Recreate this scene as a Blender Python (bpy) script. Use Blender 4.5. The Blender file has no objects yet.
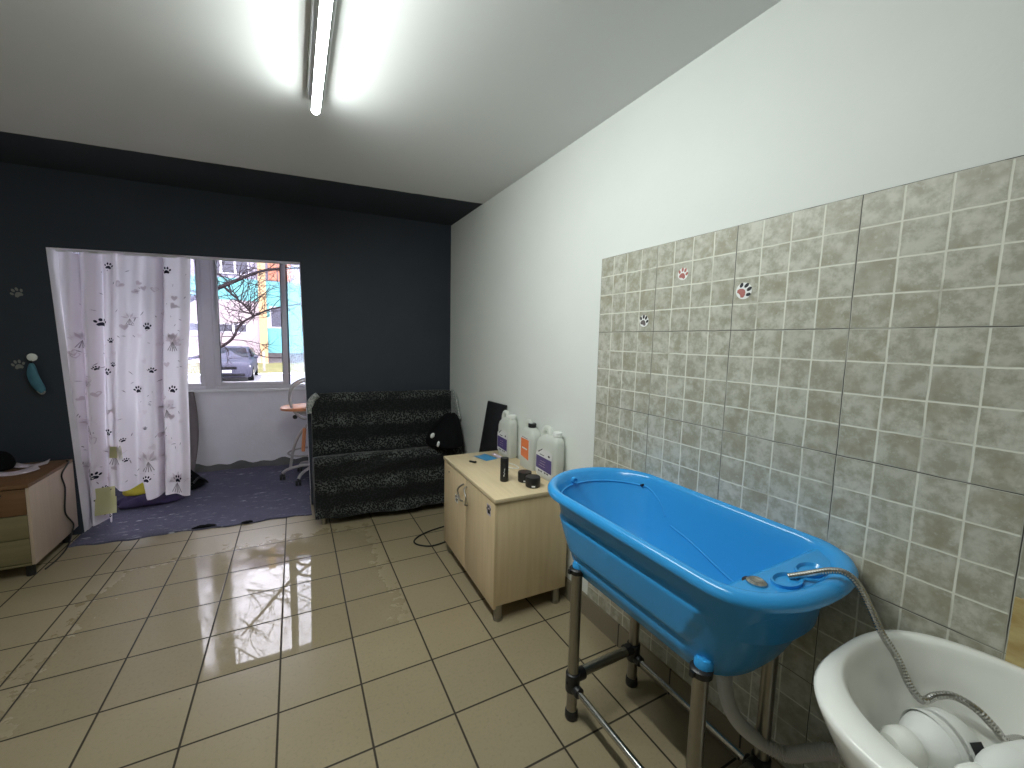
import bpy, bmesh, math, random
from mathutils import Vector, Matrix, Quaternion
random.seed(7)
PI = math.pi
sc = bpy.context.scene
COL = sc.collection
V = Vector

# ------------------------------------------------------------------ materials
class NT:
    """small helper around a node tree"""
    def __init__(s, name):
        m = bpy.data.materials.new(name); m.use_nodes = True
        s.m = m; s.t = m.node_tree; s.t.nodes.clear()
        s.out = s.n('ShaderNodeOutputMaterial')
    def n(s, typ, **kw):
        nd = s.t.nodes.new(typ)
        for k, v in kw.items(): setattr(nd, k, v)
        return nd
    def link(s, a, b): s.t.links.new(a, b)
    def put(s, sock, v):
        if hasattr(v, 'is_output'): s.link(v, sock)
        elif isinstance(v, (tuple, list)) and len(v) == 3 and sock.type == 'RGBA': sock.default_value = (*v, 1)
        else: sock.default_value = v
    def math(s, op, a, b=0.0, c=0.0):
        nd = s.n('ShaderNodeMath', operation=op)
        s.put(nd.inputs[0], a); s.put(nd.inputs[1], b); s.put(nd.inputs[2], c)
        return nd.outputs[0]
    def mix(s, f, a, b):
        nd = s.n('ShaderNodeMix', data_type='RGBA')
        s.put(nd.inputs[0], f); s.put(nd.inputs[6], a); s.put(nd.inputs[7], b)
        return nd.outputs[2]
    def mixf(s, f, a, b):
        nd = s.n('ShaderNodeMix', data_type='FLOAT')
        s.put(nd.inputs[0], f); s.put(nd.inputs[2], a); s.put(nd.inputs[3], b)
        return nd.outputs[0]
    def coord(s, which='Object'): return s.n('ShaderNodeTexCoord').outputs[which]
    def xyz(s, v):
        nd = s.n('ShaderNodeSeparateXYZ'); s.link(v, nd.inputs[0]); return nd.outputs
    def comb(s, x, y, z):
        nd = s.n('ShaderNodeCombineXYZ')
        for i, q in enumerate((x, y, z)): s.put(nd.inputs[i], q)
        return nd.outputs[0]
    def scale(s, v, sx, sy, sz):
        nd = s.n('ShaderNodeVectorMath', operation='MULTIPLY'); s.put(nd.inputs[0], v); nd.inputs[1].default_value = (sx, sy, sz)
        return nd.outputs[0]
    def noise(s, v, scale, detail=3, rough=.55):
        nd = s.n('ShaderNodeTexNoise'); s.put(nd.inputs['Vector'], v)
        nd.inputs['Scale'].default_value = scale; nd.inputs['Detail'].default_value = detail; nd.inputs['Roughness'].default_value = rough
        return nd.outputs[0]
    def ramp(s, f, lo, hi):
        nd = s.n('ShaderNodeMapRange', interpolation_type='SMOOTHSTEP'); s.put(nd.inputs[0], f)
        nd.inputs[1].default_value = lo; nd.inputs[2].default_value = hi
        return nd.outputs[0]
    def bump(s, h, strength=.3, dist=.01):
        nd = s.n('ShaderNodeBump'); s.put(nd.inputs['Height'], h)
        nd.inputs['Strength'].default_value = strength; nd.inputs['Distance'].default_value = dist
        return nd.outputs[0]
    def bsdf(s, col, rough=.5, metal=0., normal=None, **kw):
        nd = s.n('ShaderNodeBsdfPrincipled')
        s.put(nd.inputs['Base Color'], col); s.put(nd.inputs['Roughness'], rough); s.put(nd.inputs['Metallic'], metal)
        if normal is not None: s.link(normal, nd.inputs['Normal'])
        for k, v in kw.items(): s.put(nd.inputs[k.replace('_', ' ')], v)
        return nd.outputs[0]
    def done(s, shader):
        s.link(shader, s.out.inputs[0]); return s.m

def M(name, col, rough=.5, metal=0., var=.12, nscale=12, bump=0., bscale=60, **kw):
    t = NT(name); o = t.coord()
    f = t.noise(o, nscale)
    dark = tuple(c * (1 - var) for c in col); lite = tuple(min(1, c * (1 + var)) for c in col)
    c = t.mix(f, dark, lite)
    nrm = t.bump(t.noise(o, bscale), bump, .004) if bump else None
    return t.done(t.bsdf(c, rough, metal, nrm, **kw))

MAT = {}
MAT['white_wall'] = M('white plaster', (.73, .75, .715), .75, var=.03, nscale=3, bump=.12, bscale=45)
MAT['dark_wall'] = M('dark blue black paint', (.034, .040, .054), .6, var=.12, nscale=4, bump=.18, bscale=40, Specular_IOR_Level=.3)
MAT['grey_wall'] = M('rough grey white plaster', (.84, .81, .835), .85, var=.06, nscale=6, bump=.5, bscale=25)
MAT['reveal'] = M('pale plaster reveal', (.66, .65, .66), .8, var=.06, nscale=8, bump=.2)
MAT['pvc'] = M('grey white window plastic', (.66, .63, .65), .4, var=.03)
MAT['pvc_dark'] = M('dark rubber seal', (.05, .05, .07), .5)
MAT['lamp_body'] = M('white lamp housing', (.62, .64, .63), .4, var=.02)
MAT['blue'] = M('sky blue plastic', (.037, .315, .70), .2, var=.025, nscale=5, Specular_IOR_Level=.5)
MAT['steel'] = M('brushed steel', (.34, .325, .29), .32, 1., var=.1, nscale=30)
MAT['chrome'] = M('chrome', (.50, .49, .47), .2, 1., var=.05)
MAT['black_plastic'] = M('black plastic', (.012, .012, .013), .4, var=.2)
MAT['black_cloth'] = M('black cloth', (.005, .005, .006), .9, var=.3, bump=.3, Specular_IOR_Level=.12)
MAT['ceramic'] = M('white glazed ceramic', (.86, .86, .815), .12, var=.03, nscale=7)
MAT['white_plastic'] = M('white plastic', (.80, .81, .78), .35, var=.03)
MAT['grey_hose'] = M('grey ribbed plastic', (.60, .57, .53), .5, var=.1)
MAT['orange_wood'] = M('orange beech wood', (.72, .29, .13), .4, var=.1, nscale=9)
MAT['stool_steel'] = M('grey lacquered steel', (.50, .46, .44), .35, .6, var=.05)
MAT['purple'] = M('purple print', (.075, .05, .19), .45, var=.2, nscale=40)
MAT['orange'] = M('orange print', (.78, .20, .06), .45, var=.1, nscale=40)
MAT['paper'] = M('white paper', (.75, .75, .74), .6, var=.03)
MAT['ink'] = M('black print', (.015, .015, .018), .5)
MAT['red_ink'] = M('dull red print', (.42, .14, .12), .5)
MAT['white_ink'] = M('white print', (.80, .80, .78), .5)
MAT['teal_cloth'] = M('teal cloth', (.05, .16, .22), .7, var=.25, nscale=25, bump=.3)
MAT['blue_card'] = M('blue glossy card', (.06, .28, .52), .3, var=.35, nscale=60)
MAT['pink_card'] = M('pinkish card', (.60, .50, .56), .5, var=.15, nscale=50)
MAT['brown'] = M('brown board', (.15, .125, .125), .6, var=.2)
MAT['yellow_cloth'] = M('yellow cloth', (.70, .62, .06), .8, var=.2, bump=.4)
MAT['violet_cloth'] = M('dark violet cloth', (.055, .04, .10), .9, var=.4, nscale=25, bump=.5)
MAT['red_cloth'] = M('rust red cloth', (.25, .10, .08), .9, var=.3, bump=.4)
MAT['concrete'] = M('grey concrete edge', (.12, .12, .115), .9, var=.3, bump=.5)
MAT['asphalt'] = M('pale asphalt', (.135, .13, .145), .9, var=.12, nscale=2)
MAT['white_paint'] = M('white road paint', (.5, .5, .52), .8, var=.05)
MAT['grass'] = M('dry grass', (.115, .11, .05), .95, var=.4, nscale=3, bump=.6, Specular_IOR_Level=.1)
MAT['bark'] = M('dark bark', (.016, .012, .013), .95, var=.3, Specular_IOR_Level=0.)
MAT['car_paint'] = M('dark grey blue car paint', (.032, .032, .050), .4, .0, var=.06, Specular_IOR_Level=.12)
MAT['car_glass'] = M('dark car glass', (.012, .014, .02), .2, Specular_IOR_Level=.12)
MAT['tyre'] = M('black tyre', (.008, .008, .009), .9, Specular_IOR_Level=0.)
MAT['pole'] = M('pale post paint', (.2, .19, .18), .6)
MAT['b_pink'] = M('pale pink render', (.20, .165, .175), .9, var=.06, nscale=1)
MAT['b_lilac'] = M('pale lilac render', (.19, .175, .225), .9, var=.05, nscale=1)
MAT['b_teal'] = M('turquoise render', (.065, .20, .205), .9, var=.06, nscale=1)
MAT['b_yellow'] = M('warm yellow render', (.26, .175, .09), .9, var=.06, nscale=1)
MAT['b_orange'] = M('orange brown panel', (.22, .085, .05), .9, var=.12, nscale=2)
MAT['b_dark'] = M('dark plinth', (.035, .03, .032), .9, var=.15, nscale=2)
MAT['b_glass'] = M('dark window glass', (.045, .045, .06), .35, var=.2, nscale=3, Specular_IOR_Level=.1)
MAT['b_white'] = M('white window frame', (.34, .33, .37), .6, var=.03)

def mk_wood(name, col, col2, axis):
    t = NT(name); o = t.coord()
    s = [24., 24., 24.]; s[axis] = 1.6
    f = t.noise(t.scale(o, *s), 1.6, 4, .6)
    f2 = t.noise(o, 2.2)
    c = t.mix(t.ramp(f, .3, .75), col, col2)
    c = t.mix(t.math('MULTIPLY', f2, .3), c, tuple(q * .75 for q in col))
    return t.done(t.bsdf(c, .38))
MAT['beech'] = mk_wood('pale beech laminate', (.72, .565, .345), (.64, .49, .285), 2)
MAT['beech_top'] = mk_wood('pale beech top', (.72, .585, .375), (.64, .51, .315), 1)
MAT['drawer_wood'] = mk_wood('brownish drawer laminate', (.17, .085, .038), (.13, .065, .028), 0)
MAT['drawer_olive'] = mk_wood('olive beige drawer laminate', (.20, .165, .085), (.165, .135, .07), 0)
MAT['panel_pinkish'] = mk_wood('pinkish beige side panel', (.52, .40, .31), (.47, .36, .28), 2)

def mk_floor():
    t = NT('beige floor tiles'); o = t.coord(); x, y, z = t.xyz(o)
    S = .333
    u = t.math('DIVIDE', x, S); v = t.math('DIVIDE', y, S)
    left = t.math('LESS_THAN', u, -3.0)
    u2 = t.math('ADD', u, t.math('MULTIPLY', left, .31))
    fu = t.math('ABSOLUTE', t.math('SUBTRACT', t.math('FRACT', t.math('ADD', u2, .5)), .5))
    fv = t.math('ABSOLUTE', t.math('SUBTRACT', t.math('FRACT', t.math('ADD', v, .5)), .5))
    d = t.math('MINIMUM', fu, fv)
    d = t.math('MINIMUM', d, t.math('ABSOLUTE', t.math('ADD', u, 3.0)))
    grout = t.math('SUBTRACT', 1.0, t.ramp(d, .009, .016))
    cell = t.comb(t.math('FLOOR', u2), t.math('FLOOR', v), 0)
    wn = t.n('ShaderNodeTexWhiteNoise', noise_dimensions='3D'); t.link(cell, wn.inputs[0])
    n1 = t.noise(o, 2.2, 4); n2 = t.noise(o, 70, 3, .7); n3 = t.noise(o, 9, 5, .65)
    base = t.mix(n1, (.280, .226, .137), (.340, .280, .173))
    base = t.mix(t.math('MULTIPLY', wn.outputs[0], .18), base, (.23, .20, .145))
    base = t.mix(t.math('MULTIPLY', t.ramp(n2, .50, .72), .38), base, (.19, .158, .105))
    spots = t.ramp(t.noise(o, 22, 2), .72, .78)
    base = t.mix(t.math('MULTIPLY', spots, .5), base, (.14, .115, .08))
    # water film left on part of the floor, stopping at tile edges and in ragged patches
    edge = t.math('MULTIPLY', t.math('SUBTRACT', n3, .5), 1.0)
    w1 = t.ramp(t.math('ADD', u, t.math('MULTIPLY', edge, 1.5)), 2.3, .9); w1b = t.ramp(t.math('ADD', u, t.math('MULTIPLY', edge, 2.0)), -4.2, -1.2)
    w2 = t.ramp(t.math('ADD', v, t.math('MULTIPLY', edge, .06)), -3.02, -2.97)
    w3 = t.ramp(t.math('ADD', v, t.math('MULTIPLY', edge, 2.2)), 1.5, .5)
    wet = t.math('MULTIPLY', t.math('MULTIPLY', w1, w1b), t.math('MULTIPLY', w2, w3))
    lft = t.math('MULTIPLY', t.ramp(u, -.55, -.75), .7)
    patch = t.ramp(t.noise(t.scale(o, 1, .55, 1), 7, 4, .6), .25, .65)
    wet = t.math('MULTIPLY', wet, t.mixf(lft, 1.0, t.math('ADD', .35, t.math('MULTIPLY', patch, .5))))
    rough = t.mixf(wet, t.math('ADD', .27, t.math('MULTIPLY', n1, .18)), .022)
    base = t.mix(t.math('MULTIPLY', wet, .12), base, (.17, .14, .11))
    col = t.mix(grout, base, (.030, .022, .012))
    rough = t.mixf(grout, rough, .7)
    h = t.math('SUBTRACT', t.math('MULTIPLY', n1, .05), t.math('MULTIPLY', grout, .6))
    nrm = t.bump(h, .35, .003)
    # slow unevenness of the tiles
    b2 = t.n('ShaderNodeBump'); t.link(t.noise(o, 1.6, 1), b2.inputs['Height']); b2.inputs['Strength'].default_value = .06
    b2.inputs['Distance'].default_value = .02; t.link(nrm, b2.inputs['Normal'])
    return t.done(t.bsdf(col, rough, 0, b2.outputs[0], Specular_IOR_Level=t.mixf(wet, .40, .33)))
MAT['floor'] = mk_floor()

def mk_plinth():
    t = NT('tile plinth'); o = t.coord(); x, y, z = t.xyz(o)
    f = t.math('ABSOLUTE', t.math('SUBTRACT', t.math('FRACT', t.math('ADD', t.math('DIVIDE', t.math('SUBTRACT', y, 1.255), .333), .5)), .5))
    g = t.math('SUBTRACT', 1.0, t.ramp(f, .008, .015))
    c = t.mix(t.noise(o, 6, 4), (.20, .17, .12), (.27, .23, .165))
    return t.done(t.bsdf(t.mix(g, c, (.03, .025, .02)), .45))
MAT['plinth'] = mk_plinth()

def mk_walltile():
    t = NT('mottled grey wall tiles'); o = t.coord(); x, y, z = t.xyz(o)
    A, B = .09493, .09685
    u = t.math('DIVIDE', y, -A); v = t.math('DIVIDE', z, -B)
    u = t.math('ADD', u, t.math('MULTIPLY', t.math('SUBTRACT', t.noise(o, 9, 2), .5), .05))
    v = t.math('ADD', v, t.math('MULTIPLY', t.math('SUBTRACT', t.noise(t.scale(o, 1, 1.3, .8), 11, 2), .5), .05))
    def dist(q): return t.math('ABSOLUTE', t.math('SUBTRACT', t.math('FRACT', t.math('ADD', q, .5)), .5))
    du, dv = dist(u), dist(v)
    d4u = t.math('MULTIPLY', dist(t.math('MULTIPLY', u, .25)), 4); d4v = t.math('MULTIPLY', dist(t.math('MULTIPLY', v, .25)), 4)
    light = t.math('SUBTRACT', 1.0, t.ramp(t.math('MINIMUM', du, dv), .016, .034))
    dark = t.math('MULTIPLY', t.math('SUBTRACT', 1.0, t.ramp(t.math('MINIMUM', d4u, d4v), .007, .019)), t.ramp(t.noise(o, 3.5, 2), .25, .5))
    band = t.math('SUBTRACT', 1.0, t.ramp(t.math('MINIMUM', d4u, d4v), .022, .05))
    cell = t.comb(t.math('FLOOR', u), t.math('FLOOR', v), 3)
    wn = t.n('ShaderNodeTexWhiteNoise', noise_dimensions='3D'); t.link(cell, wn.inputs[0])
    off = t.n('ShaderNodeVectorMath', operation='ADD'); t.link(o, off.inputs[0])
    sv = t.n('ShaderNodeVectorMath', operation='SCALE'); t.link(wn.outputs[1], sv.inputs[0]); sv.inputs[3].default_value = 3.0
    t.link(sv.outputs[0], off.inputs[1])
    n1 = t.noise(off.outputs[0], 24, 6, .68); n2 = t.noise(off.outputs[0], 9, 3, .6); n3 = t.noise(off.outputs[0], 55, 3, .6)
    c = t.mix(t.ramp(n1, .36, .64), (.34, .33, .255), (.55, .545, .47))
    c = t.mix(t.math('MULTIPLY', t.ramp(n2, .48, .66), .65), c, (.29, .26, .175))
    c = t.mix(t.math('MULTIPLY', t.ramp(n3, .58, .72), .4), c, (.60, .60, .54))
    c = t.mix(t.math('MULTIPLY', wn.outputs[0], .25), c, (.31, .30, .24))
    gl = t.math('MULTIPLY', light, t.ramp(t.noise(o, 5, 2), .25, .45))
    c = t.mix(gl, c, (.70, .70, .61))
    c = t.mix(t.math('MULTIPLY', band, .6), c, (.33, .32, .26))
    c = t.mix(dark, c, (.045, .042, .035))
    h = t.math('SUBTRACT', t.math('MULTIPLY', n1, .3), t.math('MAXIMUM', dark, t.math('MULTIPLY', light, .5)))
    return t.done(t.bsdf(c, t.mixf(light, .42, .7), 0, t.bump(h, .35, .003)))
MAT['wall_tile'] = mk_walltile()

def mk_ceiling():
    t = NT('ceiling paint'); o = t.coord(); x, y, z = t.xyz(o)
    e = t.math('SUBTRACT', y, t.math('ADD', 3.050, t.math('MULTIPLY', x, -.1232)))
    e = t.math('ADD', e, t.math('MULTIPLY', t.math('SUBTRACT', t.noise(o, 14, 2), .5), .015))
    k = t.math('GREATER_THAN', e, 0.0)
    k = t.math('MULTIPLY', k, t.math('LESS_THAN', y, 4.2))
    w = t.mix(t.noise(o, 2.0, 4), (.75, .76, .75), (.81, .82, .81))
    d = t.mix(t.noise(o, 4, 3), (.029, .0345, .047), (.034, .040, .054))
    return t.done(t.bsdf(t.mix(k, w, d), .8, 0, t.bump(t.noise(o, 30, 3), .12, .004)))
MAT['ceiling'] = mk_ceiling()

def mk_carpet():
    t = NT('blue grey carpet'); o = t.coord()
    n1 = t.noise(o, 5, 4); n2 = t.noise(o, 90, 3, .7); n3 = t.noise(t.scale(o, 1, 2.4, 1), 9, 5, .75)
    c = t.mix(n1, (.085, .082, .125), (.15, .145, .20))
    c = t.mix(t.math('MULTIPLY', t.ramp(n2, .4, .7), .5), c, (.06, .06, .10))
    c = t.mix(t.math('MULTIPLY', t.ramp(n3, .56, .66), .55), c, (.36, .35, .41))
    c = t.mix(t.math('MULTIPLY', t.ramp(t.noise(t.scale(o, 1, 3, 1), 7, 2), .68, .72), .8), c, (.55, .54, .58))
    return t.done(t.bsdf(c, .95, 0, t.bump(t.noise(o, 140, 2), .6, .006), Specular_IOR_Level=.1))
MAT['carpet'] = mk_carpet()

def mk_fur(name, base, spot, amount, banded=True):
    t = NT(name); o = t.coord(); x, y, z = t.xyz(o)
    vo = t.n('ShaderNodeTexVoronoi', feature='F1'); t.link(t.scale(o, 1, 1, 1), vo.inputs['Vector'])
    vo.inputs['Scale'].default_value = 78; vo.inputs['Randomness'].default_value = 1
    d = t.math('ADD', vo.outputs[0], t.math('MULTIPLY', t.math('SUBTRACT', t.noise(o, 100, 2), .5), .35))
    ring = t.math('MULTIPLY', t.ramp(d, .50, .66), 1.0)
    if banded:
        wv = t.math('SINE', t.math('ADD', t.math('MULTIPLY', t.math('ADD', z, t.math('MULTIPLY', t.noise(o, 3, 2), .06)), 2 * PI / .24), -20.95))
        bm = t.math('ADD', .10, t.math('MULTIPLY', t.math('MULTIPLY', t.ramp(wv, -.6, 1.0), .9), t.ramp(t.noise(o, 6, 3), .25, .6)))
        ring = t.math('MULTIPLY', ring, bm)
    k = t.math('MULTIPLY', ring, amount)
    c = t.mix(k, base, spot)
    nb = t.bump(t.noise(o, 130, 3), .5, .006)
    return t.done(t.bsdf(c, .75, 0, nb, Specular_IOR_Level=.15, Sheen_Weight=.12))
MAT['fur'] = mk_fur('black leopard plush', (.0070, .0080, .0085), (.125, .135, .125), .85)
MAT['fur_grey'] = mk_fur('grey leopard plush', (.24, .26, .245), (.5, .5, .48), .7, False)

def mk_curtain(name, col, tr):
    t = NT(name); o = t.coord()
    c = t.mix(t.noise(o, 5, 3), tuple(q * .94 for q in col), col)
    d = t.n('ShaderNodeBsdfDiffuse'); t.put(d.inputs[0], c)
    l = t.n('ShaderNodeBsdfTranslucent'); t.put(l.inputs[0], c)
    mx = t.n('ShaderNodeMixShader'); mx.inputs[0].default_value = tr
    t.link(d.outputs[0], mx.inputs[1]); t.link(l.outputs[0], mx.inputs[2])
    return t.done(mx.outputs[0])
MAT['curtain'] = mk_curtain('printed white curtain cloth', (.86, .815, .85), .46)
MAT['c_black'] = mk_curtain('black paw print', (.03, .03, .05), .2)
MAT['c_mauve'] = mk_curtain('mauve print', (.68, .60, .65), .42)
MAT['c_pink'] = mk_curtain('pink flower print', (.82, .76, .80), .46)
MAT['c_grey'] = mk_curtain('grey line print', (.34, .30, .33), .25)
MAT['c_yellow'] = mk_curtain('yellow green print', (.66, .64, .36), .36)

def mk_glass(name, haze, hazecol):
    t = NT(name); o = t.coord(); x, y, z = t.xyz(o)
    tr = t.n('ShaderNodeBsdfTransparent'); gl = t.n('ShaderNodeBsdfGlossy'); gl.inputs['Roughness'].default_value = .02
    fr = t.n('ShaderNodeFresnel'); fr.inputs[0].default_value = 1.35
    m1 = t.n('ShaderNodeMixShader'); t.link(fr.outputs[0], m1.inputs[0]); t.link(tr.outputs[0], m1.inputs[1]); t.link(gl.outputs[0], m1.inputs[2])
    if haze <= 0: return t.done(m1.outputs[0])
    d = t.n('ShaderNodeBsdfTranslucent'); d.inputs[0].default_value = (*hazecol, 1)
    m2 = t.n('ShaderNodeMixShader')
    k = t.math('MULTIPLY', t.math('ADD', .55, t.math('MULTIPLY', t.ramp(z, 1.9, 1.1), .45)), haze)
    t.put(m2.inputs[0], t.math('MULTIPLY', k, t.math('ADD', .8, t.math('MULTIPLY', t.noise(o, 4), .4))))
    t.link(m1.outputs[0], m2.inputs[1]); t.link(d.outputs[0], m2.inputs[2])
    return t.done(m2.outputs[0])
MAT['glass'] = mk_glass('clear window pane', 0, (1, 1, 1))
MAT['glass_hazy'] = mk_glass('misted window pane', .085, (.72, .76, 1.0))
MAT['glass_blue'] = mk_glass('bluish dusty pane', .10, (.55, .80, .95))

def mk_jug():
    t = NT('translucent white polyethylene'); o = t.coord()
    p = t.bsdf(t.mix(t.noise(o, 5), (.86, .88, .83), (.90, .91, .87)), .35)
    l = t.n('ShaderNodeBsdfTranslucent'); l.inputs[0].default_value = (.92, .94, .90, 1)
    tr = t.n('ShaderNodeBsdfTransparent')
    a = t.n('ShaderNodeMixShader'); a.inputs[0].default_value = .45; t.link(p, a.inputs[1]); t.link(l.outputs[0], a.inputs[2])
    b = t.n('ShaderNodeMixShader'); b.inputs[0].default_value = .12; t.link(a.outputs[0], b.inputs[1]); t.link(tr.outputs[0], b.inputs[2])
    return t.done(b.outputs[0])
MAT['jug'] = mk_jug()
MAT['liquid'] = M('cloudy beige liquid', (.62, .55, .42), .3, var=.05)

def mk_emit(name, col, s):
    t = NT(name); o = t.coord()
    e = t.n('ShaderNodeEmission'); t.put(e.inputs[0], t.mix(t.noise(o, 3), col, tuple(min(1, c * 1.01) for c in col))); e.inputs[1].default_value = s
    return t.done(e.outputs[0])
LAMP = 100.0
MAT['lamp_glow'] = mk_emit('lit lamp diffuser', (.93, 1.0, .965), LAMP)

def mk_amber():
    t = NT('amber glazed tile'); o = t.coord()
    n = t.noise(t.scale(o, 1, 1, 2.2), 7, 5, .65)
    c = t.mix(t.ramp(n, .3, .7), (.36, .25, .085), (.55, .44, .21))
    return t.done(t.bsdf(c, .15))
MAT['amber'] = mk_amber()

# ------------------------------------------------------------------ geometry helpers
def wloc(o):
    p = V((0, 0, 0))
    while o is not None: p += o.location; o = o.parent
    return p

class MB:
    def __init__(s): s.v = []; s.f = []; s.mi = []; s.cur = 0
    def add(s, vs, fs):
        b = len(s.v); s.v += [V(q) for q in vs]
        for f in fs: s.f.append([i + b for i in f]); s.mi.append(s.cur)
        return s
    def box(s, c, size, rot=None):
        hx, hy, hz = (q / 2 for q in size); c = V(c)
        vs = [V((x, y, z)) for x in (-hx, hx) for y in (-hy, hy) for z in (-hz, hz)]
        if rot is not None: vs = [rot @ q for q in vs]
        return s.add([q + c for q in vs], [(0, 1, 3, 2), (4, 6, 7, 5), (0, 4, 5, 1), (2, 3, 7, 6), (0, 2, 6, 4), (1, 5, 7, 3)])
    def bb(s, x0, x1, y0, y1, z0, z1): return s.box(((x0 + x1) / 2, (y0 + y1) / 2, (z0 + z1) / 2), (x1 - x0, y1 - y0, z1 - z0))
    def hexa(s, p): # 8 corners: bottom 4 ccw, top 4 ccw
        return s.add(p, [(3, 2, 1, 0), (4, 5, 6, 7), (0, 1, 5, 4), (1, 2, 6, 5), (2, 3, 7, 6), (3, 0, 4, 7)])
    def loft(s, rings, c0=True, c1=True, close=True):
        n = len(rings[0]); vs = [p for r in rings for p in r]; fs = []
        for i in range(len(rings) - 1):
            for j in range(n if close else n - 1):
                k = (j + 1) % n
                fs.append((i * n + j, i * n + k, (i + 1) * n + k, (i + 1) * n + j))
        if c0: fs.append(tuple(range(n - 1, -1, -1)))
        if c1: fs.append(tuple((len(rings) - 1) * n + j for j in range(n)))
        return s.add(vs, fs)
    def tube(s, pts, r, n=12, caps=True):
        pts = [V(p) for p in pts]; rs = r if isinstance(r, (list, tuple)) else [r] * len(pts)
        rings = []; t0 = None; nrm = None
        for i, p in enumerate(pts):
            a = pts[max(0, i - 1)]; b = pts[min(len(pts) - 1, i + 1)]
            t = (b - a).normalized() if (b - a).length > 1e-9 else V((0, 0, 1))
            if nrm is None: nrm = t.orthogonal().normalized()
            else:
                nrm = (nrm - t * nrm.dot(t)); nrm = nrm.normalized() if nrm.length > 1e-6 else t.orthogonal().normalized()
            bi = t.cross(nrm)
            rings.append([p + (nrm * math.cos(2 * PI * k / n) + bi * math.sin(2 * PI * k / n)) * rs[i] for k in range(n)])
        return s.loft(rings, caps, caps)
    def cyl(s, a, b, r, n=20, r2=None): return s.tube([a, b], [r, r if r2 is None else r2], n)
    def lathe(s, prof, c=(0, 0, 0), rot=None, n=28):
        c = V(c); rings = []
        for r, z in prof:
            ring = [V((r * math.cos(2 * PI * k / n), r * math.sin(2 * PI * k / n), z)) for k in range(n)]
            rings.append([(rot @ q if rot is not None else q) + c for q in ring])
        return s.loft(rings, prof[0][0] > 1e-6, prof[-1][0] > 1e-6)
    def ball(s, c, r, n=16, m=10, rot=None):
        sx, sy, sz = r if isinstance(r, (tuple, list)) else (r, r, r)
        rings = []
        for i in range(m + 1):
            a = PI * i / m
            ring = [V((sx * math.sin(a) * math.cos(2 * PI * k / n), sy * math.sin(a) * math.sin(2 * PI * k / n), -sz * math.cos(a))) for k in range(n)]
            rings.append([(rot @ q if rot is not None else q) + V(c) for q in ring])
        return s.loft(rings, False, False)
    def grid(s, fn, nu, nv):
        vs = [fn(i / nu, j / nv) for j in range(nv + 1) for i in range(nu + 1)]
        fs = [(j * (nu + 1) + i, j * (nu + 1) + i + 1, (j + 1) * (nu + 1) + i + 1, (j + 1) * (nu + 1) + i) for j in range(nv) for i in range(nu)]
        return s.add(vs, fs)
    def build(s, name, mat, parent=None, loc=None, bevel=0., seg=2, smooth=40, sub=0, jitter=None, solid=0.):
        org = wloc(parent) if parent is not None else V(loc or (0, 0, 0))
        me = bpy.data.meshes.new(name)
        me.from_pydata([tuple(q - org) for q in s.v], [], s.f)
        mats = mat if isinstance(mat, (list, tuple)) else [mat]
        for m in mats: me.materials.append(MAT[m])
        me.polygons.foreach_set('material_index', s.mi)
        bm = bmesh.new(); bm.from_mesh(me)
        bmesh.ops.remove_doubles(bm, verts=bm.verts, dist=1e-5)
        bmesh.ops.recalc_face_normals(bm, faces=bm.faces)
        if bevel > 0:
            es = [e for e in bm.edges if len(e.link_faces) == 2 and e.calc_face_angle(0) > .5]
            bmesh.ops.bevel(bm, geom=es, offset=bevel, segments=seg, profile=.5, affect='EDGES', clamp_overlap=True)
        bm.to_mesh(me); bm.free()
        if smooth:
            me.shade_smooth(); me.set_sharp_from_angle(angle=math.radians(smooth))
        o = bpy.data.objects.new(name, me); COL.objects.link(o)
        if parent is not None: o.parent = parent
        elif loc: o.location = loc
        if sub:
            md = o.modifiers.new('sub', 'SUBSURF'); md.levels = sub; md.render_levels = sub
        if solid:
            md = o.modifiers.new('solid', 'SOLIDIFY'); md.thickness = solid; md.offset = 0
        return o

def tag(o, label, cat, group=None):
    o['label'] = label; o['category'] = cat
    if group: o['group'] = group
    return o
def thing(name, label, cat, loc, group=None):
    o = bpy.data.objects.new(name, None); COL.objects.link(o); o.location = loc; o.empty_display_size = .1
    return tag(o, label, cat, group)
def struct(o): o['kind'] = 'structure'; return o

def smooth_path(pts, k=8):
    pts = [V(p) for p in pts]; out = []
    for i in range(len(pts) - 1):
        p0 = pts[max(0, i - 1)]; p1 = pts[i]; p2 = pts[i + 1]; p3 = pts[min(len(pts) - 1, i + 2)]
        for j in range(k):
            t = j / k
            out.append(.5 * ((2 * p1) + (p2 - p0) * t + (2 * p0 - 5 * p1 + 4 * p2 - p3) * t * t + (3 * p1 - p0 - 3 * p2 + p3) * t ** 3))
    out.append(pts[-1]); return out

# paw print outlines in 2-D (unit size about 1 across)
def paw_shapes():
    def ell(cx, cy, rx, ry, a=0, n=12):
        return [(cx + rx * math.cos(q) * math.cos(a) - ry * math.sin(q) * math.sin(a), cy + rx * math.cos(q) * math.sin(a) + ry * math.sin(q) * math.cos(a)) for q in [2 * PI * k / n for k in range(n)]]
    pad = [(-.34, -.30), (-.30, -.12), (-.16, .03), (0, .09), (.16, .03), (.30, -.12), (.34, -.30), (.22, -.42), (.08, -.36), (-.08, -.36), (-.22, -.42)]
    return [pad, ell(-.42, .10, .11, .17, .45), ell(-.16, .36, .115, .19, .1), ell(.16, .36, .115, .19, -.1), ell(.42, .10, .11, .17, -.45)]

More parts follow.
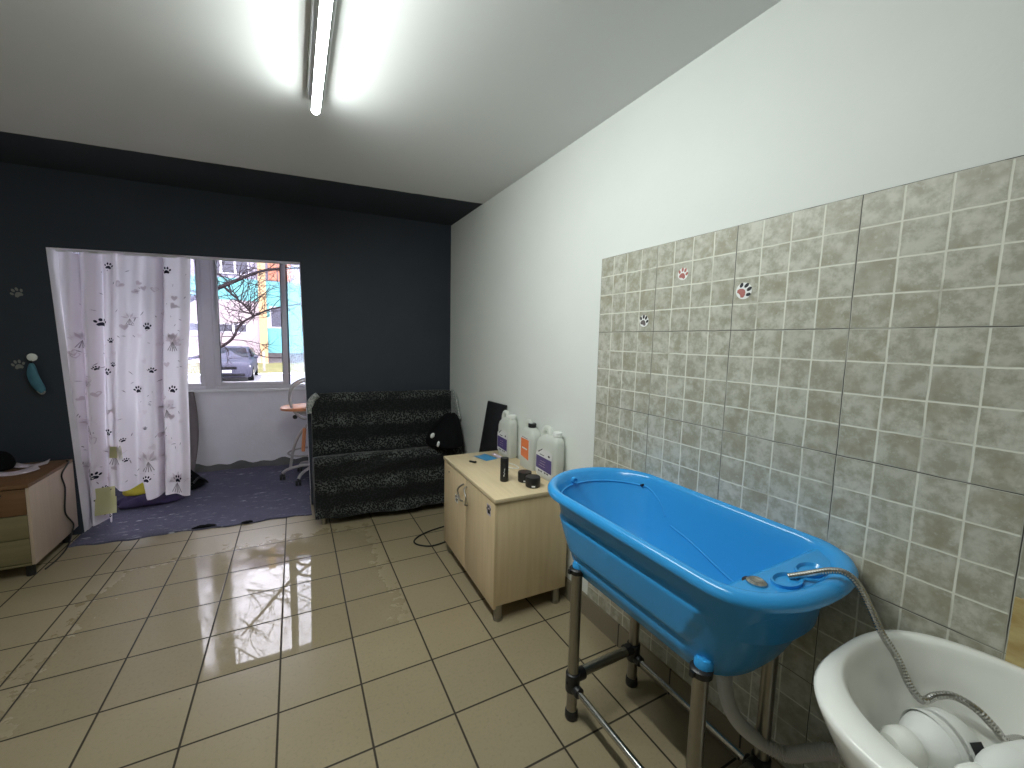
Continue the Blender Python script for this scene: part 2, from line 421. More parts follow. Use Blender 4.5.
# ------------------------------------------------------------------ far wall frame
TH = math.atan(-.073)
WX = V((math.cos(TH), math.sin(TH), 0)); WY = V((-math.sin(TH), math.cos(TH), 0))
WO = V((0, 3.85, 0))
def FW(x, off=0., z=0.):
    """point of the far wall at world x, pushed 'off' metres behind its face"""
    return V((x, 3.85 - .073 * x + off, z))

# ================================================================== SETTING
XW = -.34; HC = 2.745
XL, YB, YO = -4.9, -2.6, 5.53
# floor: origin on a tile corner, so that its own x and y run along the joints
fl = MB()
c0 = V((-1.8899, 2.9464, 0)); RT = Matrix.Rotation(-.01098, 3, 'Z')
def frect(x0, x1, y0, y1, z0, z1): fl.bb(x0, x1, y0, y1, z0, z1)
frect(-3.2, 1.75, -5.9, 3.2, -.12, 0)
floor = fl.build('floor', 'floor', smooth=0); floor.location = c0; floor.rotation_euler = (0, 0, -.01098); struct(floor)
struct(MB().bb(XL - .2, XW + .2, 3.95, 5.9, -.12, -.002).build('floor_balcony', 'concrete', smooth=0))
struct(MB().bb(XL - .2, XW + .25, YB - .2, 5.9, HC, HC + .15).build('ceiling', 'ceiling', smooth=0))
struct(MB().bb(XW + .006, XW + .25, YB - .2, 5.9, -.12, HC).build('wall_right', 'white_wall', smooth=0))
struct(MB().bb(XL - .2, XL, YB - .2, 5.9, -.12, HC).build('wall_left', 'white_wall', smooth=0))
struct(MB().bb(XL, XW + .006, YB - .2, YB, -.12, HC).build('wall_back', 'white_wall', smooth=0))
# far wall: dark paint on the room side, pale plaster in the opening
w = MB(); D = .235
def slab(xa, xb, za0, za1, zb0=None, zb1=None):
    zb0 = za0 if zb0 is None else zb0; zb1 = za1 if zb1 is None else zb1
    w.hexa([FW(xa, 0, za0), FW(xb, 0, zb0), FW(xb, D, zb0), FW(xa, D, za0), FW(xa, 0, za1), FW(xb, 0, zb1), FW(xb, D, zb1), FW(xa, D, za1)])
OL0, OL1, OR0, OR1 = -3.279, -3.356, -1.672, -1.711
ZL, ZR = 2.192, 2.246
# left piece (its edge leans a little), right piece, lintel
w.hexa([FW(XL, 0, 0), FW(OL0, 0, 0), FW(OL0, D, 0), FW(XL, D, 0), FW(XL, 0, ZL), FW(OL1, 0, ZL), FW(OL1, D, ZL), FW(XL, D, ZL)])
w.hexa([FW(OR0, 0, 0), FW(XW + .006, 0, 0), FW(XW + .006, D, 0), FW(OR0, D, 0), FW(OR1, 0, ZR), FW(XW + .006, 0, ZR), FW(XW + .006, D, ZR), FW(OR1, D, ZR)])
w.hexa([FW(XL, 0, ZL), FW(OL1, 0, ZL), FW(OL1, D, ZL), FW(XL, D, ZL), FW(XL, 0, HC), FW(OL1, 0, HC), FW(OL1, D, HC), FW(XL, D, HC)])
DL = .085
w.hexa([FW(OL1, 0, ZL), FW(OR1, 0, ZR), FW(OR1, DL, ZR), FW(OL1, DL, ZL), FW(OL1, 0, HC), FW(OR1, 0, HC), FW(OR1, DL, HC), FW(OL1, DL, HC)])
w.hexa([FW(OR1, 0, ZR), FW(XW + .006, 0, ZR), FW(XW + .006, D, ZR), FW(OR1, D, ZR), FW(OR1, 0, HC), FW(XW + .006, 0, HC), FW(XW + .006, D, HC), FW(OR1, D, HC)])
wf = w.build('wall_far', ['dark_wall', 'reveal'], smooth=0)
n0 = V((WY.x, WY.y, 0))
for p in wf.data.polygons:
    p.material_index = 0 if p.normal.dot(n0) < -.9 else 1
struct(wf)
# plinth and tiled panel on the right wall
pl = MB().bb(XW - .004, XW + .007, YB, 3.86, 0, .122)
pl.bb(XW, XW + .007, YB, 3.86, .122, .128)
struct(pl.build('baseboard_right', 'plinth', smooth=0))
tp = MB().bb(XW, XW + .007, -1.6, 1.518, .128, 2.033).build('trim_1', 'wall_tile', loc=(XW, 1.518, 2.033), smooth=0); struct(tp)
struct(MB().bb(XW - .006, XW, -1.0, -.004, .14, 1.017).build('trim_2', 'amber', bevel=.002, smooth=0))

# outer wall: parapet with the long window above
OFF = 1.51
def OW(x, off, z): return FW(x, OFF + off, z)
def obox(mb, x0, x1, d0, d1, z0, z1):
    mb.hexa([OW(x0, d0, z0), OW(x1, d0, z0), OW(x1, d1, z0), OW(x0, d1, z0), OW(x0, d0, z1), OW(x1, d0, z1), OW(x1, d1, z1), OW(x0, d1, z1)])
pw = MB(); obox(pw, XL, XW + .006, 0, .2, -.12, .955)
obox(pw, XL, -4.35, 0, .2, .955, HC); obox(pw, -.95, XW + .006, 0, .2, .955, HC); obox(pw, -4.35, -.95, 0, .2, 2.66, HC)
struct(pw.build('wall_outer', 'grey_wall', smooth=0))
tr = MB(); obox(tr, XL, XW, -.05, .0, -.002, .02)
e = MB()
e.grid(lambda a, b: OW(XL + (XW - XL) * a, -.002 - .05 * (1 - b) * (1 + .5 * math.sin(a * 61) * math.sin(a * 23)), .075 * b * (1 + .35 * math.sin(a * 97 + 1) * math.sin(a * 31))), 120, 3)
struct(e.build('trim_3', 'concrete'))
# window
wd = thing('window_1', 'wide grey white plastic window over the balcony parapet', 'window', OW(-2.6, 0, .955)); wd['kind'] = 'structure'
fr = MB()
obox(fr, -4.35, -.95, .02, .09, .955, 1.00); obox(fr, -4.35, -.95, .02, .09, 2.60, 2.66)
for xa, xb in ((-4.35, -4.29), (-1.01, -.95), (-2.672, -2.575), (-3.50, -3.44)): obox(fr, xa, xb, .015, .09, .955, 2.66)
fr.build('window_frame', 'pvc', wd, bevel=.006)
sl = MB(); obox(sl, -4.35, -.95, -.035, .03, .925, .957); sl.build('window_sill', 'paper', wd, bevel=.006)
def sash(x0, x1, z0, z1, d0=.0, wdt=.05, pane='glass'):
    s = MB()
    for a, b, c, d in ((x0, x0 + wdt, z0, z1), (x1 - wdt, x1, z0, z1), (x0 + wdt, x1 - wdt, z0, z0 + wdt * .7), (x0 + wdt, x1 - wdt, z1 - wdt, z1)): obox(s, a, b, d0, d0 + .06, c, d)
    so = s.build('sash', 'pvc', wd, bevel=.004)
    g = MB(); obox(g, x0 + wdt, x1 - wdt, d0 + .028, d0 + .034, z0 + wdt * .7, z1 - wdt); g.build('pane', pane, so, smooth=0)
    k = MB(); q = .007
    for a, b, c, d in ((x0 + wdt, x0 + wdt + q, z0 + .036, z1 - wdt), (x1 - wdt - q, x1 - wdt, z0 + .036, z1 - wdt)): obox(k, a, b, d0 + .012, d0 + .026, c, d)
    k.build('seal', 'pvc_dark', so, smooth=0)
sash(-2.574, -1.830, 1.0, 2.6, .012, .056)
g = MB(); obox(g, -1.812, -1.01, .05, .056, 1.0, 2.6); g.build('pane', 'glass_blue', wd, smooth=0)
k = MB(); obox(k, -1.829, -1.812, .012, .07, 1.0, 2.6); k.build('mullion', ['pvc_dark'], wd, smooth=0)
sash(-3.44, -2.672, 1.0, 2.6, .02, .04, 'glass_hazy')
g = MB(); obox(g, -4.29, -3.50, .05, .056, 1.0, 2.6); g.build('pane', 'glass_hazy', wd, smooth=0)

# ================================================================== CEILING LAMP
lx = lambda y: -1.675 - .011 * (2.10 - y)
Y0, Y1 = .42, 2.10
lp = thing('ceiling_lamp', 'long white lit tube lamp fixed under the ceiling', 'lamp', (lx(1.3), 1.3, HC))
b = MB()
def lbox(w0, w1, z0, z1, y0, y1):
    b.hexa([V((lx(y0) - w0, y0, z0)), V((lx(y0) + w0, y0, z0)), V((lx(y1) + w0, y1, z0)), V((lx(y1) - w0, y1, z0)),
            V((lx(y0) - w1, y0, z1)), V((lx(y0) + w1, y0, z1)), V((lx(y1) + w1, y1, z1)), V((lx(y1) - w1, y1, z1))])
lbox(.035, .038, HC - .044, HC - .0005, Y0, Y1 - .04)
b.build('lamp_body', 'lamp_body', lp, bevel=.003)
ZT = HC - .069
MB().tube([(lx(Y0), Y0, ZT), (lx(1.2), 1.2, ZT), (lx(Y1 - .015), Y1 - .015, ZT), (lx(Y1 - .004), Y1 - .004, ZT), (lx(Y1), Y1, ZT)], [.019, .019, .019, .016, .009], 24).build('tube', ['lamp_glow', 'lamp_body'], lp)
tb_ = lp.children[-1]
for p in tb_.data.polygons:
    if p.normal.z > -.30: p.material_index = 1      # unlit white back, added to dim the ceiling around it; only the underside glows
for y in (Y0 + .02, Y1 - .065):
    MB().box((lx(y), y, HC - .055), (.020, .022, .026)).build('tube_holder', 'lamp_body', lp, bevel=.002)

# ================================================================== CARPET
cm = MB()
nx = 90
def cfront(x): return 3.625 - .066 * x + .012 * math.sin(x * 9) + .008 * math.sin(x * 31 + 1)
rows = []
xs = [-3.30 + (2.0) * i / nx for i in range(nx + 1)]
def cz(x, y, top): return .009 * top + (.002 * math.sin(x * 13 + y * 7) * math.sin(y * 11)) * top
for zt in (0, 1):
    pass
def cbump(x, y): return .010 + .0015 * math.sin(x * 17) * math.sin(y * 13)
def cfr(a, b):
    x = -3.29 + 1.61 * a; y0 = cfront(x); y1 = 3.85 - .073 * x + .24
    x = x if b < .6 else max(x, -3.272)
    y = y0 + (y1 - y0) * b
    return V((x, y, cbump(x, y)))
def cbk(a, b):
    x = -4.75 + 4.25 * a; y0 = 3.85 - .073 * x + .24; y = y0 + 1.255 * b
    return V((x, y, cbump(x, y)))
cm.grid(cfr, 70, 24); cm.grid(cbk, 120, 40)
cm.add([cfr(i / 70, 0) for i in range(71)] + [cfr(i / 70, 0) - V((0, .004, .0095)) for i in range(71)], [(i, i + 1, 72 + i, 71 + i) for i in range(70)])
tag(cm.build('carpet', 'carpet', loc=(-2.3, 4.5, 0)), 'worn blue grey carpet laid through the opening to the window', 'carpet')

# ================================================================== CURTAIN
NU, NVV = 150, 70
def cur_bottom(u):
    def st(a, b, x): t = min(1, max(0, (x - a) / (b - a))); return t * t * (3 - 2 * t)
    z = .075
    z += -.035 * st(.10, .14, u)
    z += .30 * st(.285, .30, u)
    z += -.05 * math.sin(max(0, min(1, (u - .3) / .25)) * PI)
    z += -.150 * st(.56, .60, u)
    z += .03 * st(.62, .8, u) * (1 - st(.9, 1, u))
    return z
def cur(u, h, push=0.):
    """u across 0..1, h = height fraction 0 hem .. 1 rail"""
    zt = 2.185 + .05 * u
    zb = cur_bottom(u); z = zb + (zt - zb) * h
    k = z / 2.2
    xl = -3.335; xr = -2.520 - .10 * (1 - k) + .018 * math.exp(-((k - .55) / .2) ** 2) * -1
    x = xl + (xr - xl) * u
    d = 0.
    a = 1 - .25 * k * k
    for uc0, uc1, wd_, am in ((.12, .07, .030, .085), (.20, .14, .030, -.05), (.29, .22, .028, .08), (.44, .36, .04, -.05), (.60, .47, .045, .05), (.745, .73, .024, .13), (.93, .93, .05, -.03)):
        uc = uc1 + (uc0 - uc1) * k
        d += am * a * math.exp(-((u - uc) / wd_) ** 2)
    d += .012 * math.sin(u * 38 + 2 * z) * (1.1 - k) + .006 * math.sin(z * 9 + u * 11)
    d += -.03 * (1 - k) * (1 - k)
    p = FW(x, .115 + d - push, z)
    return p
cu = MB(); cu.grid(lambda a, b: cur(a, b), NU, NVV)
for u0_, u1_, lean in ((.02, .115, .05), (.165, .235, .06), (.335, .375, .06), (.70, .765, .0), (.93, .985, 0)):   # cloth folded double in the pleats
    cu.grid(lambda a, b: cur(min(.99, max(.01, u0_ + (u1_ - u0_) * a + lean * (b - .5))), .02 + .975 * b, -.018), 14, NVV)
rnd = random.Random(3)
def cprint(poly, u0, z0, size, mat, rot=0., push=.0075):
    """paint a flat print polygon onto the curtain cloth around (u0, height z0)"""
    W_ = .77
    pts = []
    for px, py in poly:
        qx = px * math.cos(rot) - py * math.sin(rot); qy = px * math.sin(rot) + py * math.cos(rot)
        u = u0 + qx * size / W_; z = z0 + qy * size
        u = min(.995, max(.005, u)); zb = cur_bottom(u); zt = 2.185 + .05 * u
        pts.append(cur(u, (z - zb) / (zt - zb), push))
    cen = sum(pts, V((0, 0, 0))) / len(pts)
    uu = u0; cu.cur = mat
    cu.add([cen] + pts, [(0, i + 1, (i + 1) % len(pts) + 1) for i in range(len(pts))]); cu.cur = 0
# black paws where the photograph shows them (u, z)
PAWS = [(.36, 2.10, .075), (.80, 2.10, .085), (.27, 1.66, .095), (.64, 1.64, .085), (.355, 1.52, .06), (.30, 1.27, .085), (.37, 1.33, .06), (.55, 1.12, .085), (.68, 1.28, .07), (.865, 1.12, .09),
        (.22, 1.30, .05), (.28, .78, .08), (.42, .72, .05), (.165, .44, .085), (.43, .55, .05), (.60, .37, .085), (.885, .35, .09), (.19, .245, .07), (.60, .80, .04)]
PS = paw_shapes()
for u0, z0, s_ in PAWS:
    if u0 in (.265,): pass
    a_ = rnd.uniform(-.35, .35)
    for sh in PS: cprint(sh, u0, z0, s_ * .68, 1, a_)
heart = [(0, -.5), (.28, -.2), (.46, .08), (.40, .32), (.20, .38), (0, .2), (-.20, .38), (-.40, .32), (-.46, .08), (-.28, -.2)]
for i in range(52):
    u0 = rnd.uniform(.04, .96); z0 = rnd.uniform(.36, 2.05)
    if any(abs(u0 - p[0]) < .07 and abs(z0 - p[1]) < .09 for p in PAWS): continue
    cprint(heart, u0, z0, rnd.uniform(.035, .06), rnd.choice((2, 2, 3)), rnd.uniform(-.8, .8), .006)
for i in range(90):
    u0 = rnd.uniform(.03, .97); z0 = rnd.uniform(.34, 2.08); a_ = rnd.uniform(0, PI); L = rnd.uniform(.4, 1.0)
    cprint([(-L, -.08), (L * .3, -.16), (L, .05), (L * .2, .10), (-L * .5, .06)], u0, z0, rnd.uniform(.014, .026), 4, a_, .0065)
for u0, z0, s_ in ((.86, 1.52, .10), (.33, .60, .11), (.62, .52, .11), (.88, .32, .11), (.10, 1.52, .08), (.14, .85, .09), (.80, .95, .09), (.50, 1.70, .06), (.11, .50, .07)):
    for j in range(7):
        q = PI / 2 + (j - 3) * .42
        c_, d_ = math.cos(q), math.sin(q)
        cprint([(.08 * c_, .08 * d_), (.5 * c_ - .10 * d_, .5 * d_ + .10 * c_), (.85 * c_, .85 * d_), (.5 * c_ + .10 * d_, .5 * d_ - .10 * c_)], u0, z0, s_, 3 if j % 2 else 2, 0, .0045)
    for j in range(5):
        q = -PI / 2 + (j - 2) * .22
        cprint([(-.012, 0), (.012, 0), (.02 + .5 * math.cos(q), .5 * math.sin(q)), (-.02 + .5 * math.cos(q), .5 * math.sin(q))], u0, z0, s_ * 1.6, 4, 0, .0068)
cprint([(-.5, -.5), (.5, -.46), (.5, .5), (-.45, .46)], .245, .19, .14, 5, .0, .007)
cprint([(-.5, -.5), (.5, -.5), (.5, .5), (-.5, .5)], .245, .28, .12, 5, .0, .007)
cprint([(-.5, -.5), (.5, -.46), (.46, .5), (-.4, .46)], .345, .62, .10, 5, .0, .005)
for q in (-.03, .03):
    for sh in PS: cprint(sh, .24 + q, .315, .035, 1, 0, .010); cprint(sh, .24 + q, .10, .03, 1, 0, .010)
cobj = cu.build('curtain', ['curtain', 'c_black', 'c_mauve', 'c_pink', 'c_grey', 'c_yellow'], loc=FW(-2.95, .115, 0), smooth=80)
tag(cobj, 'white curtain with black paw prints hanging in the opening', 'curtain')
rl = MB().tube([FW(-3.34, .105, 2.192), FW(-1.72, .105, 2.248)], .010, 12).build('curtain_rail', 'white_plastic', loc=FW(-2.5, .09, 2.2))
tag(rl, 'thin white curtain rail under the lintel of the opening', 'curtain rail')

# ================================================================== THINGS BEHIND THE CURTAIN
bagb = thing('black_bag', 'black bag slumped on the carpet beside the curtain hem', 'bag', (-2.78, 4.93, .01))
mb = MB()
prof = [(.012, 1.0), (.05, 1.06), (.10, .95), (.16, .72), (.21, .50), (.245, .30), (.26, .12)]
rings = []
for z, s_ in prof:
    rings.append([V((-2.80 + .165 * s_ * math.cos(a) * (1 + .08 * math.sin(3 * a + z * 20)) - .12 * z, 4.94 + .17 * s_ * math.sin(a) * (1 + .06 * math.cos(5 * a)), z)) for a in [2 * PI * k / 28 for k in range(28)]])
mb.loft(rings); mb.build('bag_body', 'black_cloth', bagb, sub=1)
MB().tube(smooth_path([(-2.70, 4.80, .10), (-2.66, 4.84, .14), (-2.64, 4.94, .09), (-2.62, 5.02, .03)]), .010, 8).build('strap', 'black_plastic', bagb)
bd = MB(); bd.hexa([FW(-2.99, 1.33, .012), FW(-2.79, 1.33, .012), FW(-2.79, 1.36, .012), FW(-2.99, 1.36, .012), FW(-3.02, 1.45, .945), FW(-2.80, 1.45, .945), FW(-2.80, 1.48, .945), FW(-3.02, 1.48, .945)])
for q in bd.v: pass
bw = MB()
def brown(a, b):
    z = .012 + .93 * b
    xr = -2.795 + .055 * math.sin(b * PI * .9) + .0 * b
    return FW(-3.0 + (xr + 3.0) * a, 1.30 + .16 * b + .015 * math.sin(a * 9), z)
bw.grid(brown, 12, 24)
tag(bw.build('brown_cloth', 'brown', loc=FW(-2.9, 1.36, 0), solid=.01), 'grey brown cloth hanging from the sill beside the curtain edge', 'cloth')
def heap(name, mat, c, r, seed, label, cat='cloth', n=30):
    rr = random.Random(seed); ph = [rr.uniform(0, 6) for _ in range(6)]
    h = MB(); rings = []
    for i in range(9):
        t = i / 8; z = r[2] * math.sin(t * PI / 2) ; s_ = math.cos(t * PI / 2) ** .7 + .02
        rings.append([V((c[0] + r[0] * s_ * math.cos(a) * (1 + .12 * math.sin(3 * a + ph[0]) + .07 * math.sin(7 * a + ph[1])), c[1] + r[1] * s_ * math.sin(a) * (1 + .1 * math.sin(4 * a + ph[2])), c[2] + z * (1 + .18 * math.sin(5 * a + ph[3] + 4 * t)))) for a in [2 * PI * k / n for k in range(n)]])
    h.loft(rings)
    return tag(h.build(name, mat, loc=(c[0], c[1], c[2]), sub=1), label, cat)
heap('violet_cloth', 'violet_cloth', (-3.00, 4.66, .011), (.27, .17, .085), 1, 'dark violet cloth lying on the carpet under the curtain')
heap('rust_cloth', 'red_cloth', (-2.98, 4.80, .011), (.22, .10, .14), 2, 'rust red cloth in the heap behind the curtain hem')
heap('yellow_cloth', 'yellow_cloth', (-3.10, 4.72, .085), (.12, .09, .11), 3, 'crumpled yellow cloth on the heap behind the curtain')
ws = MB().box((-2.985, 4.60, .125), (.03, .014, .12), Matrix.Rotation(.15, 3, 'Y')).build('white_tube', 'white_plastic', bevel=.005, loc=(-2.985, 4.60, .08))
tag(ws, 'small white tube standing in the cloth heap by the curtain', 'tube')
heap('cloth_scrap', 'black_cloth', (-2.47, 3.815, .009), (.085, .025, .018), 5, 'black scrap of cloth at the carpet edge nearest the curtain', 'cloth scrap', 18)
heap('cloth_scrap', 'black_cloth', (-2.17, 3.765, .009), (.045, .018, .015), 6, 'tiny black scrap at the carpet edge in front of the window', 'cloth scrap', 18)

# ================================================================== STOOL IN THE BALCONY
sx, sy = -1.56, 4.80
st = thing('rolling_stool', 'steel and orange wood rolling stool on castors before the parapet', 'stool', (sx, sy, .01))
for i, (ex, ey) in enumerate(((-1.92, 4.83), (-1.77, 4.56), (-1.745, 5.07), (-1.26, 4.98), (-1.36, 4.50))):
    p = smooth_path([(sx, sy, .15), (sx + (ex - sx) * .45, sy + (ey - sy) * .45, .155), (sx + (ex - sx) * .85, sy + (ey - sy) * .85, .125), (ex, ey, .085)])
    lg = MB().tube(p, .016, 10).build('leg', 'stool_steel', st)
    c = MB()
    for d_ in (-.016, .016):
        c.tube([(ex - .012 + d_, ey, .042), (ex + .012 + d_, ey, .042)], .031, 16)
    c.cyl((ex, ey, .05), (ex, ey, .09), .012); c.build('castor', 'black_plastic', lg, bevel=.003)
MB().cyl((sx, sy, .10), (sx, sy, .80), .028).build('column', 'stool_steel', st)
bk = MB().box((-1.70, 4.86, .44), (.035, .10, .26), Matrix.Rotation(.08, 3, 'Y')).build('footboard', 'orange_wood', st, bevel=.008)
MB().tube([V((sx - .03 + .27 * math.cos(a), sy + .05 + .20 * math.sin(a), .30)) for a in [2 * PI * k / 40 for k in range(41)]], .010, 8, False).build('foot_ring', 'stool_steel', st)
MB().tube(smooth_path([(-1.66, 4.86, .60), (-1.74, 4.86, .50), (-1.80, 4.85, .36), (-1.84, 4.84, .14)]), .015, 10).build('curved_strut', 'stool_steel', st)
se = MB(); rings = []
for z, s_ in ((.785, .90), (.79, 1.0), (.815, 1.0), (.825, .93)):
    rings.append([V((-1.62 + (.30 * s_) * math.copysign(abs(math.cos(a)) ** .8, math.cos(a)) , 4.86 + .19 * s_ * math.copysign(abs(math.sin(a)) ** .8, math.sin(a)), z + .035 * max(0, math.cos(a)))) for a in [2 * PI * k / 36 for k in range(36)]])
se.loft(rings); se.build('seat', 'orange_wood', st)
for yy in (4.72, 4.99):
    MB().tube(smooth_path([(-1.50, yy, .72), (-1.62, yy, .69), (-1.73, yy, .72), (-1.81, yy, .83), (-1.825, yy, .95), (-1.79, yy, 1.05), (-1.70, yy, 1.105), (-1.58, yy, 1.12), (-1.45, yy, 1.12)]), .013, 10).build('arm_loop', 'stool_steel', st)
MB().box((-1.66, 4.86, .755), (.14, .12, .05)).build('bracket', 'stool_steel', st, bevel=.01)
MB().ball((-1.78, 4.78, .715), .024).build('knob', 'black_plastic', st)

# ================================================================== WALL DECOR ON DARK WALL
def flat_shape(mb, polys, c, ux, uz, n, size, th):
    for poly in polys:
        m = len(poly)
        a = [c + ux * (p[0] * size) + uz * (p[1] * size) for p in poly]; bq = [q + n * th for q in a]
        mb.add(a + bq, [tuple(range(m))[::-1], tuple(range(m, 2 * m))] + [(i, (i + 1) % m, m + (i + 1) % m, m + i) for i in range(m)])
nF = -WY
MAT['faded_white'] = M('faded white print', (.20, .20, .19), .6, var=.4, nscale=60)
def wall_paw(z, x, label, rot):
    t = thing('paw_sticker', label, 'sticker', FW(x, 0, z - .03), 'pale paw stickers on the dark wall')
    ux = WX * math.cos(rot) + V((0, 0, 1)) * math.sin(rot); uz = -WX * math.sin(rot) + V((0, 0, 1)) * math.cos(rot)
    m_ = MB(); flat_shape(m_, PS, FW(x, 0, z), ux, uz, nF, .068, .002)
    o_ = m_.build('paw_print', 'faded_white', t, smooth=0)
    return t
wall_paw(1.852, -3.526, 'pale paw sticker high on the dark wall left of the curtain', .5)
wall_paw(1.334, -3.556, 'pale paw sticker on the dark wall beside the white knob hook', .2)
hk = thing('wall_hook', 'round white knob hook on the dark wall', 'hook', FW(-3.466, 0, 1.39))
MB().lathe([(.012, 0), (.012, .02), (.026, .026), (.028, .036), (.018, .042), (.0, .043)], FW(-3.466, 0, 1.392), nF.to_track_quat('Z', 'Y').to_matrix()).build('knob', 'white_plastic', hk)
tc = MB(); rings = []
for t_, hw, dx in ((0, .012, 0), (.1, .03, .004), (.3, .048, .0), (.5, .052, .008), (.7, .056, .022), (.85, .05, .036), (.96, .03, .045), (1, .008, .045)):
    z = 1.352 - .225 * t_
    c = FW(-3.476 + dx, -.034, z)
    rings.append([c + WX * hw * .62 * math.cos(a) * (1 + .1 * math.sin(3 * a)) + nF * .018 * math.sin(a) for a in [2 * PI * k / 20 for k in range(20)]])
tc.loft(rings)
t0 = thing('teal_cloth', 'limp teal cloth hanging below the white knob hook', 'cloth', FW(-3.47, -.03, 1.13))
tc.build('cloth_body', 'teal_cloth', t0, sub=1)
MB().tube(smooth_path([FW(-3.466, -.035, 1.40), FW(-3.472, -.036, 1.375), FW(-3.476, -.034, 1.345)]), .004, 8).build('hanging_loop', 'black_cloth', t0)
MB().tube(smooth_path([FW(-3.455, -.04, 1.145), FW(-3.430, -.045, 1.122), FW(-3.412, -.045, 1.142)]), .006, 8).build('white_trim', 'faded_white', t0)

# ================================================================== DRESSER
dx0, dx1, dy0, dy1 = -4.30, -3.29, 3.42, 4.03
dr = thing('dresser', 'low dresser with brown top drawer and olive lower drawers', 'dresser', (-3.8, 3.72, 0))
for xa in (dx0, dx1 - .018): MB().bb(xa, xa + .018, dy0, dy1, .09, .598).build('side_panel', 'panel_pinkish', dr, bevel=.002)
MB().bb(dx0 + .018, dx1 - .018, dy0 + .02, dy1, .09, .57).build('body', 'panel_pinkish', dr, bevel=.002)
MB().bb(dx0, dx1 - .0, dy0 - .008, dy1, .598, .622).build('top', 'drawer_wood', dr, bevel=.003)
for (za, zb, mt) in ((.425, .592, 'drawer_wood'), (.270, .420, 'drawer_olive'), (.108, .265, 'drawer_olive')):
    d_ = MB().bb(dx0 + .02, dx1 - .019, dy0 - .002, dy0 + .02, za, zb).build('drawer', mt, dr, bevel=.002)
    for hx in ((-4.05, -3.42) if za > .4 else ()):
        MB().cyl((hx, dy0 - .014, zb - .03), (hx, dy0 + .0, zb - .03), .010).build('knob', 'black_plastic', d_)
MB().bb(dx0 + .02, dx1 - .019, dy0 - .002, dy0 + .02, .088, .103).build('rail', 'drawer_olive', dr, bevel=.001)
for fx in (dx0 + .08, dx1 - .05):
    for fy in (dy0 + .06, dy1 - .06): MB().cyl((fx, fy, 0), (fx, fy, .09), .022).build('foot', 'black_plastic', dr)
def paper(name, mat, c, sx_, sy_, rz, label, cat='leaflet', z=.622, curl=.02, group=None):
    R_ = Matrix.Rotation(rz, 3, 'Z')
    m_ = MB(); m_.grid(lambda a, b: R_ @ V(((a - .5) * sx_, (b - .5) * sy_, .0012 + curl * (a - .5) ** 2 * 4 * (.5 + b * .5))) + V((c[0], c[1], z)), 8, 6)
    return tag(m_.build(name, mat, loc=(c[0], c[1], z), solid=.0015), label, cat, group)
paper('leaflet', 'pink_card', (-3.47, 3.74), .20, .12, .5, 'pale pinkish leaflet lying across the dresser top', curl=.03)
paper('leaflet', 'pink_card', (-3.60, 3.60), .18, .05, .9, 'narrow folded pale leaflet nearest the dresser front edge', curl=.02)
paper('leaflet', 'pink_card', (-3.46, 3.92), .16, .09, .2, 'pinkish leaflet at the back of the dresser top', curl=.025)
bb_ = thing('black_pouch', 'black pouch on the dresser top at the picture edge', 'pouch', (-3.66, 3.82, .622))
m_ = MB(); rings = []
for z, s_ in ((.0, .9), (.02, 1.0), (.07, .98), (.11, .8), (.125, .45)):
    rings.append([V((-3.67 + .15 * s_ * math.cos(a) * (1 + .07 * math.sin(4 * a)), 3.84 + .12 * s_ * math.sin(a), .623 + z * (1 + .15 * math.sin(3 * a)))) for a in [2 * PI * k / 26 for k in range(26)]])
m_.loft(rings); m_.build('pouch_body', 'black_cloth', bb_, sub=1)
for q in ((-3.585, 3.725, .70), (-3.555, 3.735, .715)): MB().ball(q, .010).build('stud', 'white_plastic', bb_)
cd = MB().tube(smooth_path([(-3.30, 3.96, .628), (-3.282, 3.94, .618), (-3.281, 3.82, .56), (-3.282, 3.855, .45), (-3.282, 3.825, .31), (-3.282, 3.84, .25), (-3.280, 3.925, .15), (-3.281, 3.90, .10), (-3.276, 3.80, .03), (-3.28, 3.66, .006), (-3.29, 3.52, .006)]), .005, 8)
tag(cd.build('power_cord', 'black_plastic', loc=(-3.28, 3.8, 0)), 'dark power cord trailing down the side of the dresser', 'cord')

# ================================================================== SOFA
sf = thing('sofa', 'small sofa under a black leopard plush throw against the dark wall', 'sofa', (-1.02, 3.62, 0))
SX0, SX1 = -1.665, -.405
def sofa_sweep(prof, x0, x1, ridge, n=60, amp=.006, name='x', mat='fur', close=True):
    m_ = MB(); rings = []
    for i in range(n + 1):
        a = i / n; x = x0 + (x1 - x0) * a
        e_ = min(a, 1 - a) * (x1 - x0); sh = max(0, 1 - e_ / .05) ** 2 * .03
        cy = sum(p[0] for p in prof) / len(prof); cz_ = sum(p[1] for p in prof) / len(prof)
        r_ = []
        for j, (y, z) in enumerate(prof):
            wob = amp * math.sin(x * 14 + j * .9) + amp * .7 * math.sin(x * 31 + j * 2.1) + amp * math.sin(x * 5 + j)
            yy = y + (cy - y) * sh * 2 + wob; zz = z + (cz_ - z) * sh * 1.2 + (wob * .5 if z > .1 else wob * .8)
            r_.append(V((x, yy - .073 * (x + 1.02), zz)))
        rings.append(r_)
    m_.loft(rings); return m_
def dense(pts, k=5):
    out = []
    for i in range(len(pts)):
        a = pts[i]; b = pts[(i + 1) % len(pts)]
        for j in range(k): out.append((a[0] + (b[0] - a[0]) * j / k, a[1] + (b[1] - a[1]) * j / k))
    return out
back_prof = [(3.895, .12), (3.905, .60), (3.905, 1.03), (3.885, 1.07), (3.84, 1.078), (3.805, 1.05), (3.785, .95), (3.765, .80), (3.755, .62), (3.75, .50), (3.76, .30), (3.77, .12)]
sofa_sweep(dense(back_prof, 3), SX0 + .01, SX1 + .055, 0, amp=.003).build('backrest', 'fur', sf, smooth=60)
